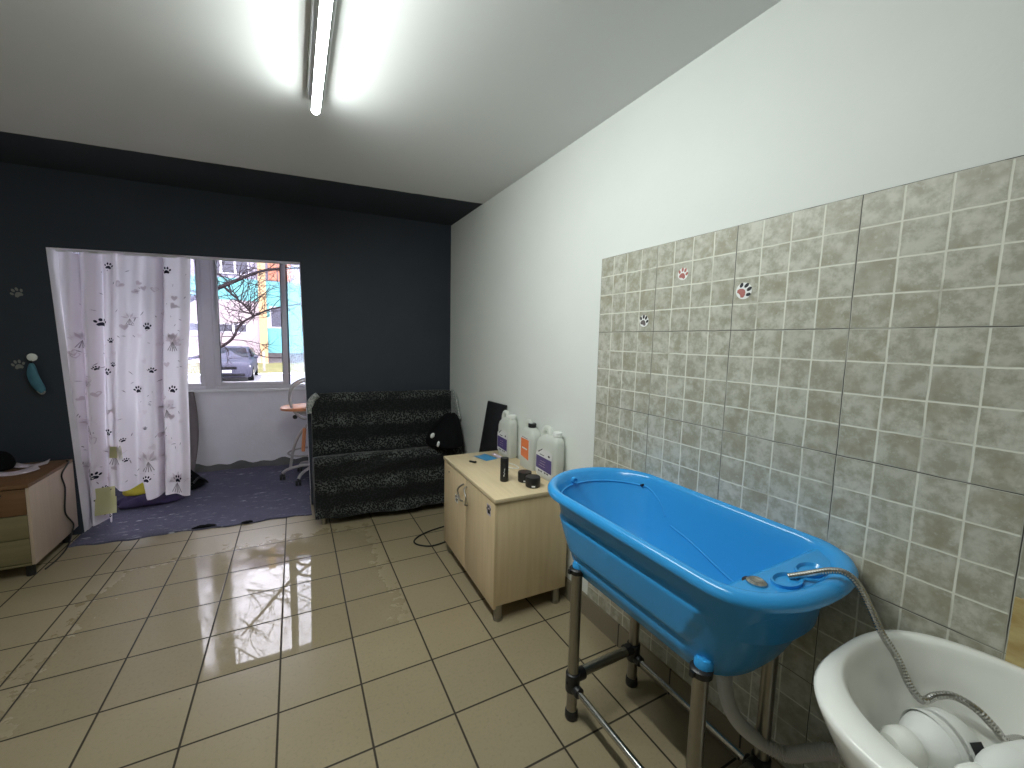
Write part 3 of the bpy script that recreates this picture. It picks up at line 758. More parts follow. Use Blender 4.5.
seat_prof = [(3.74, .10), (3.76, .50), (3.735, .515), (3.60, .545), (3.47, .585), (3.41, .592), (3.38, .575), (3.365, .53), (3.372, .44), (3.362, .32), (3.368, .20), (3.358, .075), (3.375, .072), (3.42, .10)]
sofa_sweep(dense(seat_prof, 3), SX0, SX1, 0, amp=.007).build('seat', 'fur', sf, smooth=60)
# grey reverse side of the throw showing at both ends of the back
g_ = MB()
g_.tube(smooth_path([(-1.668, 3.86, .90), (-1.668, 3.86, .95), (-1.650, 3.85, 1.02), (-1.605, 3.84, 1.066)]), [.026] * 8 + [.032] * 8 + [.028] * 9, 12)
g_.build('end_roll', 'fur_grey', sf)
g_ = MB()
fp = [(3.74, 1.085), (3.70, 1.088), (3.61, 1.03), (3.545, .93), (3.50, .85), (3.50, .815), (3.74, .79)]
g_.loft([[V((-.372, y, z)) for y, z in fp], [V((-.350, y + .004, z - .004)) for y, z in fp]])
g_.build('end_flap', 'fur_grey', sf, bevel=.006)
for lx_ in (-1.60, -.46):
    for ly in (3.44, 3.84): MB().cyl((lx_, ly - .073 * (lx_ + 1.02), 0), (lx_, ly - .073 * (lx_ + 1.02), .12), .020).build('leg', 'steel', sf)
# bag on the sofa
bg = thing('backpack', 'black soft bag on the right end of the sofa', 'bag', (-.53, 3.42, .59))
m_ = MB(); rings = []
for z, cx, cy, rx, ry in ((.603, -.545, 3.42, .15, .20), (.612, -.54, 3.42, .175, .235), (.68, -.54, 3.425, .172, .22), (.75, -.525, 3.44, .145, .17), (.82, -.49, 3.455, .105, .125), (.87, -.475, 3.46, .07, .08), (.89, -.47, 3.46, .025, .03)):
    rings.append([V((cx + rx * math.cos(a) * (1 + .05 * math.sin(3 * a + z * 9)), cy + ry * math.sin(a) * (1 + .04 * math.cos(4 * a)), z + .012 * math.sin(4 * a) * (1 if z > .65 else 0))) for a in [2 * PI * k / 30 for k in range(30)]])
m_.loft(rings); m_.build('bag_body', 'black_cloth', bg, sub=1)
for (x, y, z, r_, ro) in ((-.690, 3.345, .716, (.019, .012, .026), .5), (-.664, 3.255, .655, (.013, .010, .027), .2)):
    MB().ball((x, y, z), r_, rot=Matrix.Rotation(ro, 3, 'Y')).build('white_patch', 'white_plastic', bg)

# ================================================================== CABINET
CX0, CX1, CY0, CY1 = -.857, -.374, 1.70, 2.62
cb = thing('cabinet', 'pale beech two door cabinet on short steel legs by the wall', 'cabinet', (-.857, 1.70, 0))
cb.rotation_euler = (0, 0, math.radians(-1.8))
MB().bb(CX0 + .018, CX1, CY0 + .004, CY1 - .004, .10, .704).build('body', 'beech', cb, bevel=.002)
MB().bb(CX0 - .004, CX1, CY0 - .006, CY1 + .010, .704, .728).build('top', 'beech_top', cb, bevel=.004)
def stick(mb_, c, s_, r=0.):
    ux = V((0, -math.cos(r), math.sin(r))); uz = V((0, math.sin(r), math.cos(r)))
    flat_shape(mb_, PS, V(c), ux, uz, V((-1, 0, 0)), s_, .0012)
mid = 2.165
for ya, yb, hy in ((CY0 + .004, mid - .004, mid - .06), (mid + .004, CY1 - .004, mid + .06)):
    d_ = MB().bb(CX0, CX0 + .018, ya, yb, .085, .699).build('door', 'beech', cb, bevel=.002)
    s_ = 1 if hy < mid else -1
    hp = [(CX0 - .002, hy + .035 * s_, .655), (CX0 - .022, hy + .022 * s_, .640), (CX0 - .026, hy - .018 * s_, .605), (CX0 - .024, hy - .005 * s_, .570), (CX0 - .020, hy + .012 * s_, .545), (CX0 - .002, hy + .02 * s_, .535)]
    MB().tube(smooth_path(hp, 6), .0055, 10).build('handle', 'steel', d_)
    if hy < mid:
        q = MB(); flat_shape(q, [[(-.55, -.6), (.55, -.6), (.55, .62), (-.55, .62)]], V((CX0, 1.785, .637)), V((0, -1, 0)), V((0, 0, 1)), V((-1, 0, 0)), .052, .0006); q.cur = 1
        stick(q, (CX0 - .0006, 1.785, .637), .052, .2); q.build('paw_sticker', ['pink_card', 'ink'], d_, smooth=0)
    else:
        q = MB(); flat_shape(q, [[(-.5, -.5), (.5, -.5), (.5, .5), (-.5, .5)]], V((CX0, 2.335, .505)), V((0, -1, 0)), V((0, 0, 1)), V((-1, 0, 0)), .055, .0006); q.cur = 1
        stick(q, (CX0 - .0006, 2.335, .505), .05, -.2); q.build('paw_sticker', ['paper', 'brown'], d_, smooth=0)
        MB().cyl((CX0 - .003, 2.50, .645), (CX0, 2.50, .645), .006).build('screw_cap', 'brown', d_)
for fx, fy in ((CX0 + .045, CY0 + .035), (CX0 + .045, CY1 - .05), (CX1 - .05, CY0 + .035), (CX1 - .05, CY1 - .05)):
    l_ = MB().cyl((fx, fy, .012), (fx, fy, .10), .024); l_.cyl((fx, fy, 0), (fx, fy, .014), .028); l_.build('leg', 'steel', cb)
TOP = .7285
def rrect(cx, cy, hx, hy, z, n=36, e=4.):
    return [V((cx + hx * math.copysign(abs(math.cos(a)) ** (2 / e), math.cos(a)), cy + hy * math.copysign(abs(math.sin(a)) ** (2 / e), math.sin(a)), z)) for a in [2 * PI * k / n for k in range(n)]]
def jug(cx, cy, hx, hy, H, label, labmat, capmat, liquid=0., hid='x'):
    t = thing('plastic_canister', label, 'canister', (cx, cy, TOP), 'plastic canisters on the cabinet')
    m_ = MB(); z0 = TOP + .001
    sh = .66 * H
    prof = [(0, .93, 0), (.012, 1, 0), (.4 * H, 1.0, 0), (.6 * H, 1., 0), (sh, .985, 0), (sh + .09 * H, .93, .3), (sh + .17 * H, .74, .75), (sh + .20 * H, .52, 1)]
    rings = []
    for z, s_, k in prof: rings.append(rrect(cx + hx * .05 * k, cy - hy * (.28 if labmat == 'purple' else .05) * k, hx * s_, hy * (s_ if k <= 0 else s_ - .05 * k), z0 + z))
    m_.loft(rings)
    # moulded grip bridging from the far shoulder to the neck
    m_.tube(smooth_path([(cx, cy + hy * .66, z0 + .70 * H), (cx, cy + hy * .66, z0 + .84 * H), (cx, cy + hy * .50, z0 + .945 * H), (cx, cy + hy * .18, z0 + .97 * H), (cx, cy + hy * .0, z0 + .93 * H), (cx, cy - hy * .05, z0 + .82 * H)], 6), .017, 12)
    bo = m_.build('canister_body', 'jug', t, smooth=50)
    nx_, ny_ = cx + hx * .12, cy - hy * (.60 if labmat == 'purple' else .12)
    MB().lathe([(.024, .80 * H), (.024, .875 * H)], (nx_, ny_, z0)).build('neck', 'jug', t)
    MB().lathe([(.025, .865 * H), (.028, .87 * H), (.028, .94 * H), (.025, .95 * H), (0, .95 * H)], (nx_, ny_, z0)).build('cap', capmat, t)
    xl = cx - hx - .0012
    lb = MB(); w_ = hy * .80
    def lq(y0, y1, za, zb, x=xl, th=.001): lb.bb(x, x + th, y0, y1, z0 + za, z0 + zb)
    if labmat == 'purple':
        lb.add([V((xl, cy + s_ * w_, z0 + zz)) for s_, zz in ((-1, .07 * H), (1, .10 * H), (1, .50 * H), (.1, .60 * H), (-1, .53 * H))], [(0, 1, 2, 3, 4)])
        lb.cur = 1
        lb.add([V((xl - .0006, cy + s_ * w_, z0 + zz)) for s_, zz in ((-.94, .145 * H), (.94, .175 * H), (.94, .425 * H), (-.94, .41 * H))], [(0, 1, 2, 3)])
        lb.cur = 2
        lb.add([V((xl - .0007, cy + q1 * w_, z0 + q2 * H)) for q1, q2 in ((.75, .50), (.65, .49), (.15, .575), (.22, .58))], [(0, 1, 2, 3)])
        lb.add([V((xl - .0007, cy + q1 * w_, z0 + q2 * H)) for q1, q2 in ((.5, .452), (-.05, .447), (-.05, .462), (.5, .467))], [(0, 1, 2, 3)])
        for k in range(2): lb.add([V((xl - .0007, cy - .62 * w_ + .12 * w_ * math.cos(a), z0 + .475 * H + .022 * H * math.sin(a))) for a in [2 * PI * j / 10 for j in range(10)]], [tuple(range(10))])
        for q1 in (.55, .25, -.2, -.5): lb.add([V((xl - .0008, cy + (q1 + a) * w_, z0 + b_ * H)) for a, b_ in ((.11, .115), (-.09, .108), (-.09, .135), (.11, .14))], [(0, 1, 2, 3)])
        lb.cur = 3
        for k in range(3): lb.add([V((xl - .0009, cy + a * w_, z0 + (b_ + .05 * k) * H)) for a, b_ in ((.6 - .1 * k, .235), (-.2, .23), (-.2, .236), (.6 - .1 * k, .241))], [(0, 1, 2, 3)])
        lb.build('label', ['paper', 'purple', 'ink', 'pink_card'], t, smooth=0)
    else:
        lb.add([V((xl, cy + s_ * w_ * .95, z0 + zz)) for s_, zz in ((-1, .16 * H), (1, .24 * H), (1, .70 * H), (-1, .66 * H))], [(0, 1, 2, 3)])
        lb.cur = 1
        lb.add([V((xl - .0006, cy + s_ * w_ * .72, z0 + zz)) for s_, zz in ((-1, .20 * H), (1, .25 * H), (1, .63 * H), (-1, .62 * H))], [(0, 1, 2, 3)])
        lb.cur = 0
        lb.add([V((xl - .0007, cy + a * w_, z0 + b_ * H)) for a, b_ in ((.5, .415), (-.45, .40), (-.45, .43), (.5, .445))], [(0, 1, 2, 3)])
        lb.cur = 2
        lb.add([V((xl - .0007, cy + a * w_, z0 + b_ * H)) for a, b_ in ((.6, .655), (-.5, .635), (-.5, .645), (.6, .665))], [(0, 1, 2, 3)])
        lb.build('label', ['paper', 'orange', 'ink'], t, smooth=0)
    if liquid:
        l_ = MB(); l_.loft([rrect(cx, cy, hx * .93, hy * .93, z0 + .008), rrect(cx, cy, hx * .93, hy * .93, z0 + liquid * H)]); l_.build('liquid', 'liquid', t)
    return t
jug(-.3885, 2.455, .0425, .100, .335, 'purple labelled canister farthest along the cabinet, beside the black board', 'purple', 'white_plastic')
jug(-.3885, 2.120, .0425, .088, .325, 'canister with an orange label and black cap', 'orange', 'black_plastic')
jug(-.3885, 1.880, .0440, .116, .325, 'canister nearest the blue tub, purple label and beige liquid', 'purple', 'white_plastic', .36)
cn = thing('black_can', 'slim black can with white lettering on the cabinet', 'can', (-.674, 1.950, TOP))
MB().lathe([(.024, .001), (.026, .004), (.026, .028)], (-.674, 1.950, TOP)).build('base', 'black_plastic', cn)
MB().lathe([(.0255, .028), (.0255, .140), (.024, .147), (.0, .149)], (-.674, 1.950, TOP)).build('can_body', 'black_plastic', cn)
q = MB()
dirc = V((-1.16, -2.2, 0)).normalized(); sidec = V((-dirc.y, dirc.x, 0))
for k, (h0, h1, of, w_) in enumerate(((.036, .046, -.002, .008), (.049, .055, .001, .006), (.058, .064, -.002, .006), (.067, .078, .0, .004), (.080, .084, .002, .006))):
    c_ = V((-.674, 1.950, TOP)) + dirc * .0262
    q.box(c_ + sidec * of + V((0, 0, (h0 + h1) / 2)), (w_ * .6, .002, h1 - h0), Matrix.Rotation(math.atan2(sidec.y, sidec.x), 3, 'Z'))
q.build('lettering', 'white_ink', cn, smooth=0)
def tin(cx, cy, r, h, label):
    t = thing('black_tin', label, 'tin', (cx, cy, TOP), 'round black tins on the cabinet')
    MB().lathe([(r * .93, .001), (r * .98, .004), (r * .98, h * .42), (r * .95, h * .44)], (cx, cy, TOP)).build('tin_base', 'black_plastic', t)
    MB().lathe([(r, h * .44), (r, h * .92), (r * .95, h), (r * .3, h * 1.01), (0, h * 1.01)], (cx, cy, TOP)).build('lid', 'black_plastic', t)
    MB().box((cx - r * .45, cy - r * .90, TOP + h * .2), (.02, .003, .008), Matrix.Rotation(-.45, 3, 'Z')).build('label', 'white_ink', t)
tin(-.560, 1.895, .043, .060, 'round black tin behind the other tin on the cabinet')
tin(-.562, 1.795, .045, .060, 'round black tin nearest the cabinet front edge')
paper('postcard', 'blue_card', (-.565, 2.46), .105, .15, .25, 'blue glossy card lying by the far end of the cabinet top', 'card', TOP, .004)
paper('leaflet', 'pink_card', (-.475, 2.47), .04, .12, .1, 'pinkish card propped under the far canister', 'card', TOP, .006)
cl = MB().box((-.70, 2.385, TOP + .006), (.018, .055, .010), Matrix.Rotation(.5, 3, 'Z')); cl.box((-.69, 2.365, TOP + .008), (.016, .016, .012))
tag(cl.build('black_clip', 'black_plastic', loc=(-.70, 2.385, TOP), bevel=.002), 'small black clip lying on the cabinet top', 'clip')
cbw = thing('adapter', 'white plug with coiled lead between the canisters and the black can', 'adapter', (-.50, 2.18, TOP))
MB().box((-.50, 2.27, TOP + .010), (.045, .03, .018), Matrix.Rotation(.5, 3, 'Z')).build('plug', 'white_plastic', cbw, bevel=.004)
MB().tube(smooth_path([(-.50, 2.27, TOP + .008), (-.465, 2.20, TOP + .006), (-.475, 2.12, TOP + .006), (-.53, 2.16, TOP + .006), (-.52, 2.22, TOP + .012), (-.56, 2.10, TOP + .006)]), .003, 6).build('lead', 'white_plastic', cbw)
# black board standing behind the cabinet end
bo = MB()
P = [V((-.47, 2.98, 0)), V((-.44, 2.66, 0)), V((-.425, 2.66, 0)), V((-.455, 2.98, 0)), V((-.365, 2.905, 1.085)), V((-.352, 2.57, 1.095)), V((-.340, 2.57, 1.093)), V((-.352, 2.905, 1.083))]
bo.hexa([V((-.47, 3.03, .001)), V((-.47, 2.67, .001)), V((-.455, 2.67, 0)), V((-.455, 3.03, 0)), V((-.356, 2.885, 1.085)), V((-.356, 2.555, 1.093)), V((-.341, 2.555, 1.093)), V((-.341, 2.885, 1.085))])
tag(bo.build('black_board', 'black_plastic', loc=(-.45, 2.8, 0), bevel=.003), 'tall black board leaning on the white wall behind the cabinet', 'board')
fc = MB().tube(smooth_path([(-.70, 2.985, .006), (-.78, 2.968, .006), (-.86, 2.945, .006), (-.95, 2.895, .006), (-.997, 2.835, .006), (-.985, 2.77, .006), (-.92, 2.712, .006), (-.86, 2.705, .006), (-.78, 2.722, .006), (-.70, 2.75, .006)]), .006, 8)
tag(fc.build('floor_cord', 'black_plastic', loc=(-.9, 2.85, 0)), 'black cord looped on the floor behind the cabinet', 'cord')

# ================================================================== PAW STICKERS ON WALL TILES
def tile_paw(y, z, label, mats, rot, size):
    t = thing('tile_sticker', label, 'sticker', (XW, y, z - .03), 'paw stickers on the wall tiles')
    ux = V((0, -math.cos(rot), math.sin(rot))); uz = V((0, math.sin(rot), math.cos(rot)))
    bgm = MB(); flat_shape(bgm, [[(.62 * math.cos(a), .60 * math.sin(a)) for a in [2 * PI * k / 20 for k in range(20)]]], V((XW, y, z)), ux, uz, V((-1, 0, 0)), size * .92, .0008)
    bgm.build('backing', 'white_ink', t, smooth=0)
    for i, sh in enumerate(PS):
        m_ = MB(); flat_shape(m_, [sh], V((XW - .0008, y, z)), ux, uz, V((-1, 0, 0)), size, .0008)
        m_.build('pad' if i == 0 else 'toe', mats[1] if i == 0 else mats[0], t, smooth=0)
tile_paw(1.199, 1.696, 'black paw sticker, lowest of the three on the tiles', ('ink', 'brown'), -.35, .050)
tile_paw(.993, 1.887, 'red paw sticker, highest on the wall tiles', ('red_ink', 'red_ink'), -.3, .046)
tile_paw(.718, 1.790, 'black and red tilted paw sticker, rightmost on the tiles', ('ink', 'red_ink'), -.9, .054)

# ================================================================== DOG BATH
tb = thing('dog_bath', 'sky blue plastic pet bath on a steel tube stand', 'bath', (-.62, .78, 0))
TCX = -.607
def outline(hw, yf, yn, z, sf_=.95, sn=.70, n=72, e=2.2, cx=TCX):
    """closed outline: hw half width, yf/yn far and near ends, sf/sn = end depth as share of hw"""
    pts = []
    lf = hw * sf_; ln = hw * sn
    for k in range(n):
        a = 2 * PI * (k + .5) / n; c_, s_ = math.cos(a), math.sin(a)
        ee = 2.0 if s_ > 0 else 2.4
        x = cx + hw * math.copysign(abs(c_) ** (2 / ee), c_)
        if s_ > 0: y = (yf - lf) + lf * abs(s_) ** (2 / ee)
        else: y = (yn + ln) - ln * abs(s_) ** (2 / ee)
        pts.append(V((x, y, z)))
    return pts
def refine(ring, k):
    # even spacing along the long sides
    n = len(ring); L = [0]
    for i in range(n): L.append(L[-1] + (ring[(i + 1) % n] - ring[i]).length)
    out = []; j = 0
    for q in range(k):
        t = L[-1] * q / k
        while L[j + 1] < t: j += 1
        f = (t - L[j]) / max(1e-9, L[j + 1] - L[j]); out.append(ring[j].lerp(ring[(j + 1) % n], f))
    return out
NR = 160
RZ = .978; RW = .285; RF, RN = 1.338, .229
def RG(hw, yf, yn, z, **k): return refine(outline(hw, yf, yn, z, **k), NR)
shell = MB(); rings = []
# outside, from the bottom up
def panel(p):
    # moulded raised field on the long sides
    def st(a, b, x): t = min(1, max(0, (x - a) / (b - a))); return t * t * (3 - 2 * t)
    z = p.z; side = st(.12, .16, abs(p.x - TCX))
    k = st(.715, .730, z) * (1 - st(.855, .87, z)) * st(.50 + (z - .72) * -.5, .512 + (z - .72) * -.5, p.y) * (1 - st(1.14, 1.18, p.y))
    k2 = st(.655, .667, z) * (1 - st(.70, .712, z)) * st(.49, .51, p.y) * (1 - st(1.1, 1.15, p.y))
    s_ = 1 if p.x > TCX else -1
    return p + V((s_ * side * (.013 * k + .008 * k2), 0, 0))
ZB = .618
bot = [(ZB, .150, 1.13, .44), (ZB + .004, .172, 1.150, .415), (ZB + .016, .186, 1.165, .40), (ZB + .03, .191, 1.17, .392)]
for z, hw, yf, yn in bot: rings.append(RG(hw, yf, yn, z, sf_=.9))
nz = 26
for i in range(1, nz + 1):
    t = i / nz; z = ZB + .03 + (.944 - ZB - .03) * t
    rings.append([panel(p) for p in RG(.191 + .056 * t ** .8, 1.17 + .13 * t ** .9, .392 - .115 * t ** .75, z, sf_=.92)])
# rim roll
for z, hw, yf, yn in ((.946, RW - .010, RF - .012, RN + .010), (.945, RW - .002, RF - .002, RN + .002), (.949, RW, RF, RN), (.960, RW - .001, RF, RN), (.971, RW - .006, RF - .007, RN + .007), (RZ, RW - .015, RF - .017, RN + .017), (RZ, RW - .024, RF - .026, RN + .030), (.973, RW - .033, RF - .036, RN + .042), (.965, RW - .039, RF - .043, RN + .052)):
    rings.append(RG(hw, yf, yn, z))
# inside
for z, hw, yf, yn in ((.945, RW - .046, RF - .056, RN + .070), (.92, RW - .051, RF - .068, RN + .08), (.88, RW - .060, RF - .09, RN + .09), (.82, RW - .076, RF - .125, RN + .12), (.76, RW - .096, RF - .165, RN + .16), (.71, RW - .118, RF - .205, RN + .20), (.675, RW - .140, RF - .24, RN + .23), (.655, RW - .160, RF - .27, RN + .26), (.647, RW - .185, RF - .31, RN + .30)):
    rings.append(RG(hw, yf, yn, z))
shell.loft(rings)
tub = shell.build('tub', 'blue', tb, smooth=50)
# moulded shelf with soap dishes at the near end
shf = MB()
def inner_near(x, z): return .32
rings = []
for z, gx, ym in ((.80, .030, .500), (.87, .014, .455), (.93, .004, .415), (.950, .001, .400), (.957, .003, .385)):
    rr_ = []
    for k in range(25):
        a = PI + PI * k / 24
        x = TCX + (RW - .046 - gx) * math.copysign(abs(math.cos(a)) ** (2 / 2.4), math.cos(a)); y = RN + .058 + gx * .5 + .165 - .165 * abs(math.sin(a)) ** (2 / 2.4)
        y = y if y < ym - .02 else ym - .02 * math.exp(-(y - ym + .02) / .02)
        rr_.append(V((x, y, z)))
    rings.append(rr_)
shf.loft(rings)
so = shf.build('shelf', 'blue', tub, smooth=60)
for (x, y, rx, ry) in ((-.660, .328, .050, .032), (-.545, .328, .050, .032)):
    d_ = MB()
    for q_, h_ in (((1.0), .0),):
        ro = [V((x + rx * math.cos(a), y + ry * math.sin(a), .957)) for a in [2 * PI * k / 24 for k in range(24)]]
        r1 = [V((x + rx * 1.02 * math.cos(a), y + ry * 1.02 * math.sin(a), .966)) for a in [2 * PI * k / 24 for k in range(24)]]
        r2 = [V((x + rx * .90 * math.cos(a), y + ry * .86 * math.sin(a), .966)) for a in [2 * PI * k / 24 for k in range(24)]]
        r3 = [V((x + rx * .75 * math.cos(a), y + ry * .70 * math.sin(a), .9575)) for a in [2 * PI * k / 24 for k in range(24)]]
        d_.loft([ro, r1, r2, r3], False, True)
    d_.build('soap_dish', 'blue', tub)
# overflow boss, screw, drain and moulded lines on the inside
MB().lathe([(.016, 0), (.016, .008), (.011, .012), (.006, .008), (0, .008)], (-.668, 1.262, .948), Matrix.Rotation(PI / 2, 3, 'X')).build('overflow', 'blue', tub)
MB().cyl((-.392, 1.11, .93), (-.378, 1.11, .93), .006).build('screw', 'black_plastic', tub)
dg = V((-.742, .366, .951))
MB().lathe([(.030, -.004), (.030, .006), (.0, .006)], dg).build('drain_ring', 'black_plastic', tub)
MB().lathe([(.025, 0), (.025, .011), (.018, .015), (.012, .011), (0, .010)], dg + V((.002, -.004, 0))).build('drain_plug', 'chrome', tub)
rg = [p for p in RG(RW - .0495, RF - .066, RN + .078, .926) if p.y > 1.08]
rg.sort(key=lambda p: math.atan2(p.y - 1.05, p.x - TCX)); rg = [p for p in rg[::-1]]
def wall_in(y, z):
    """inner long wall on the far side of the bath at height z"""
    tab = ((.647, .185), (.655, .160), (.675, .140), (.71, .118), (.76, .096), (.82, .076), (.88, .060), (.92, .051), (.945, .046))
    for (za, a), (zb, b_) in zip(tab, tab[1:]):
        if za <= z <= zb: return V((TCX + RW - (a + (b_ - a) * (z - za) / (zb - za)), y, z))
    return V((TCX + RW - .05, y, z))
line1 = rg + [wall_in(y, z) for y, z in ((1.06, .915), (1.02, .895), (.985, .866), (.963, .838))]
MB().tube(smooth_path(line1, 2), .0042, 8).build('moulded_line', 'blue', tub)
MB().tube(smooth_path([wall_in(y, z) for y, z in ((.925, .812), (.86, .800), (.78, .780), (.67, .748), (.59, .730), (.55, .720))], 6), .0042, 8).build('moulded_line', 'blue', tub)
LEGS = [(-.808, 1.035), (-.452, 1.045), (-.808, .455), (-.452, .455)]
for i, (x, y) in enumerate(LEGS):
    hs = .700 if x < -.6 else .676
    xo = .018 if x < -.6 else -.004
    sk = MB().lathe([(.026, .664), (.027, .668), (.027, hs - .016), (.020, hs - .005), (.0, hs)], (x + xo * .5, y, 0)).build('leg_socket', 'blue', tub)
    l_ = MB().cyl((x, y, .012), (x, y, .665), .0225, 20).build('leg', 'steel', tb)
    MB().lathe([(.026, 0), (.028, .006), (.027, .034), (.023, .040)], (x, y, 0)).build('foot_cap', 'black_plastic', l_)
    k_ = MB().lathe([(.025, .645), (.031, .649), (.032, .667), (.026, .672)], (x, y, 0)); k_.box((x - .032, y + .004, .659), (.016, .012, .016)); k_.build('top_clamp', 'black_plastic', l_)
    j_ = MB().lathe([(.024, .125), (.030, .128), (.030, .205), (.024, .208)], (x, y, 0))
    sgn = 1 if x < -.6 else -1; sy_ = -1 if y > .7 else 1
    j_.tube([(x, y, .185), (x + sgn * .055, y, .185)], .026, 16); j_.tube([(x, y, .145), (x, y + sy_ * .05, .145)], .022, 16)
    j_.tube([(x - sgn * .034, y, .17), (x - sgn * .02, y, .17)], .006, 8)
    j_.build('joint', 'black_plastic', l_, bevel=.002)
for y in (1.04, .455): MB().cyl((-.80, y, .185), (-.46, y, .185), .0205).build('cross_tube', 'steel', tb)
for x, ya, yb in ((-.808, 1.0, .49), (-.452, 1.0, .49)): MB().cyl((x, ya, .145), (x, yb, .145), .0125).build('long_rail', 'chrome', tb)
# ribbed drain hose
hp = smooth_path([(-.610, .505, .616), (-.612, .505, .56), (-.612, .505, .51), (-.592, .500, .43), (-.545, .488, .345), (-.475, .455, .275), (-.432, .395, .262), (-.412, .335, .315), (-.395, .280, .36), (-.38, .20, .37)], 14)
def resamp(pts, step):
    out = [pts[0]]; acc = 0
    for a, b_ in zip(pts, pts[1:]):
        L = (b_ - a).length; d_ = step - acc
        while d_ <= L:
            out.append(a.lerp(b_, d_ / L)); d_ += step
        acc = L - (d_ - step)
    return out
hp = resamp(hp, .0038)
hose = MB().tube(hp, [.0235 if (i // 1) % 2 else .0195 for i in range(len(hp))], 20)
tag(hose.build('drain_hose', 'grey_hose', loc=(-.45, .42, .26), smooth=0), 'grey ribbed drain hose curving from under the blue bath', 'hose')
# metal shower hose
sp = smooth_path([(-.640, .335, .962), (-.610, .305, .978), (-.575, .268, .998), (-.560, .238, 1.002), (-.552, .212, .980), (-.545, .188, .935), (-.548, .158, .885), (-.535, .128, .835), (-.538, .102, .790), (-.533, .082, .765), (-.514, .074, .760), (-.496, .065, .770), (-.475, .042, .780), (-.468, .007, .775), (-.459, -.022, .750), (-.450, -.038, .730), (-.400, -.056, .722), (-.395, -.11, .725)], 12)
sp = resamp(sp, .0032)
sh_ = MB().tube(sp, [.0086 if i % 2 else .0081 for i in range(len(sp))], 12)
tag(sh_.build('shower_hose', 'chrome', loc=(-.5, .2, .7), smooth=0), 'flexible chrome shower hose running from the bath into the basin', 'hose')

# ================================================================== WASHBASIN
ws_ = thing('washbasin', 'white ceramic pedestal washbasin beside the blue bath', 'washbasin', (-.64, -.11, 0))
BX, BY = -.646, -.11
def bring(hx, hy, z, cx=BX, cy=BY, e=2.8, n=72, tilt=0.):
    return [V((cx + hx * math.copysign(abs(math.cos(a)) ** (2 / e), math.cos(a)), cy + hy * math.copysign(abs(math.sin(a)) ** (2 / e), math.sin(a)), z)) for a in [2 * PI * k / n for k in range(n)]]
bs = MB(); rings = []
for z, hx, hy, cx, e_ in ((.42, .07, .07, BX + .06, 2), (.50, .10, .10, BX + .05, 2.1), (.58, .165, .17, BX + .03, 2.2), (.66, .225, .235, BX + .015, 2.4), (.74, .266, .275, BX + .004, 2.6), (.80, .287, .298, BX, 2.7), (.835, .299, .309, BX, 2.8), (.852, .303, .313, BX, 2.8), (.860, .297, .307, BX, 2.8)):
    rings.append(bring(hx, hy, z, cx, BY, e_))
for z, hx, hy, cx, e_ in ((.860, .262, .290, -.624, 2.4), (.853, .256, .284, -.622, 2.35), (.835, .252, .278, -.620, 2.3), (.78, .242, .262, -.615, 2.2), (.72, .218, .235, -.61, 2.1), (.67, .18, .195, -.605, 2.05), (.64, .125, .14, -.60, 2), (.628, .05, .06, -.60, 2)):
    rings.append(bring(hx, hy, z, cx, BY, e_))
bs.loft(rings); bs.build('basin', 'ceramic', ws_, smooth=60)
MB().lathe([(.14, 0), (.14, .02), (.105, .06), (.09, .25), (.085, .40), (.10, .47)], (BX + .06, BY, 0)).build('pedestal', 'ceramic', ws_)
MB().lathe([(.028, .0), (.028, .004), (0, .005)], (-.60, BY, .629)).build('drain', 'chrome', ws_)
# empty bottles lying in the basin
def lying(base, neck, r, label, lenb):
    base = V(base); neck = V(neck); ax = (neck - base).normalized(); L = (neck - base).length
    R_ = ax.to_track_quat('Z', 'Y').to_matrix()
    t = thing('plastic_bottle', label, 'bottle', base, 'empty white bottles in the washbasin')
    m_ = MB().lathe([(r * .9, .0), (r, .012), (r, .05), (r * .985, .055), (r * .985, .062), (r, .067), (r, lenb - .03), (r * .93, lenb - .005), (r * .80, lenb + .015), (r * .62, lenb + .03), (r * .56, lenb + .038), (r * .56, lenb + .05)], base, R_, 32)
    m_.build('bottle_body', 'white_plastic', t)
    MB().lathe([(r * .60, lenb + .046), (r * .62, lenb + .05), (r * .60, lenb + .075), (r * .42, lenb + .092), (0, lenb + .097)], base, R_, 28).build('cap', 'ceramic', t)
    return t, R_, base
t1, R1, b1 = lying((-.548, .012, .722), (-.68, .068, .722), .064, 'white bottle lying capped end toward the basin rim', .070)
sq = MB(); c_ = b1 + R1 @ V((0, 0, .020))
vd = (V((-1.824, -.236, 1.583)) - c_).normalized(); axd = R1 @ V((0, 0, 1)); rad = (vd - axd * vd.dot(axd)).normalized(); sd = axd.cross(rad)
rad2 = (rad * .9 - V((0, 0, 1)) * .25); rad2 = (rad2 - axd * rad2.dot(axd)).normalized(); sd = axd.cross(rad2)
cc = c_ + rad2 * .0648
sq.add([cc + axd * a + sd * q for a, q in ((-.014, -.014), (.014, -.014), (.014, .014), (-.014, .014))], [(0, 1, 2, 3)]); sq.build('label', 'ink', t1, smooth=0)
t2, R2, b2 = lying((-.525, -.105, .768), (-.66, -.050, .756), .045, 'white bottle lying nearest the picture corner in the basin', .100)

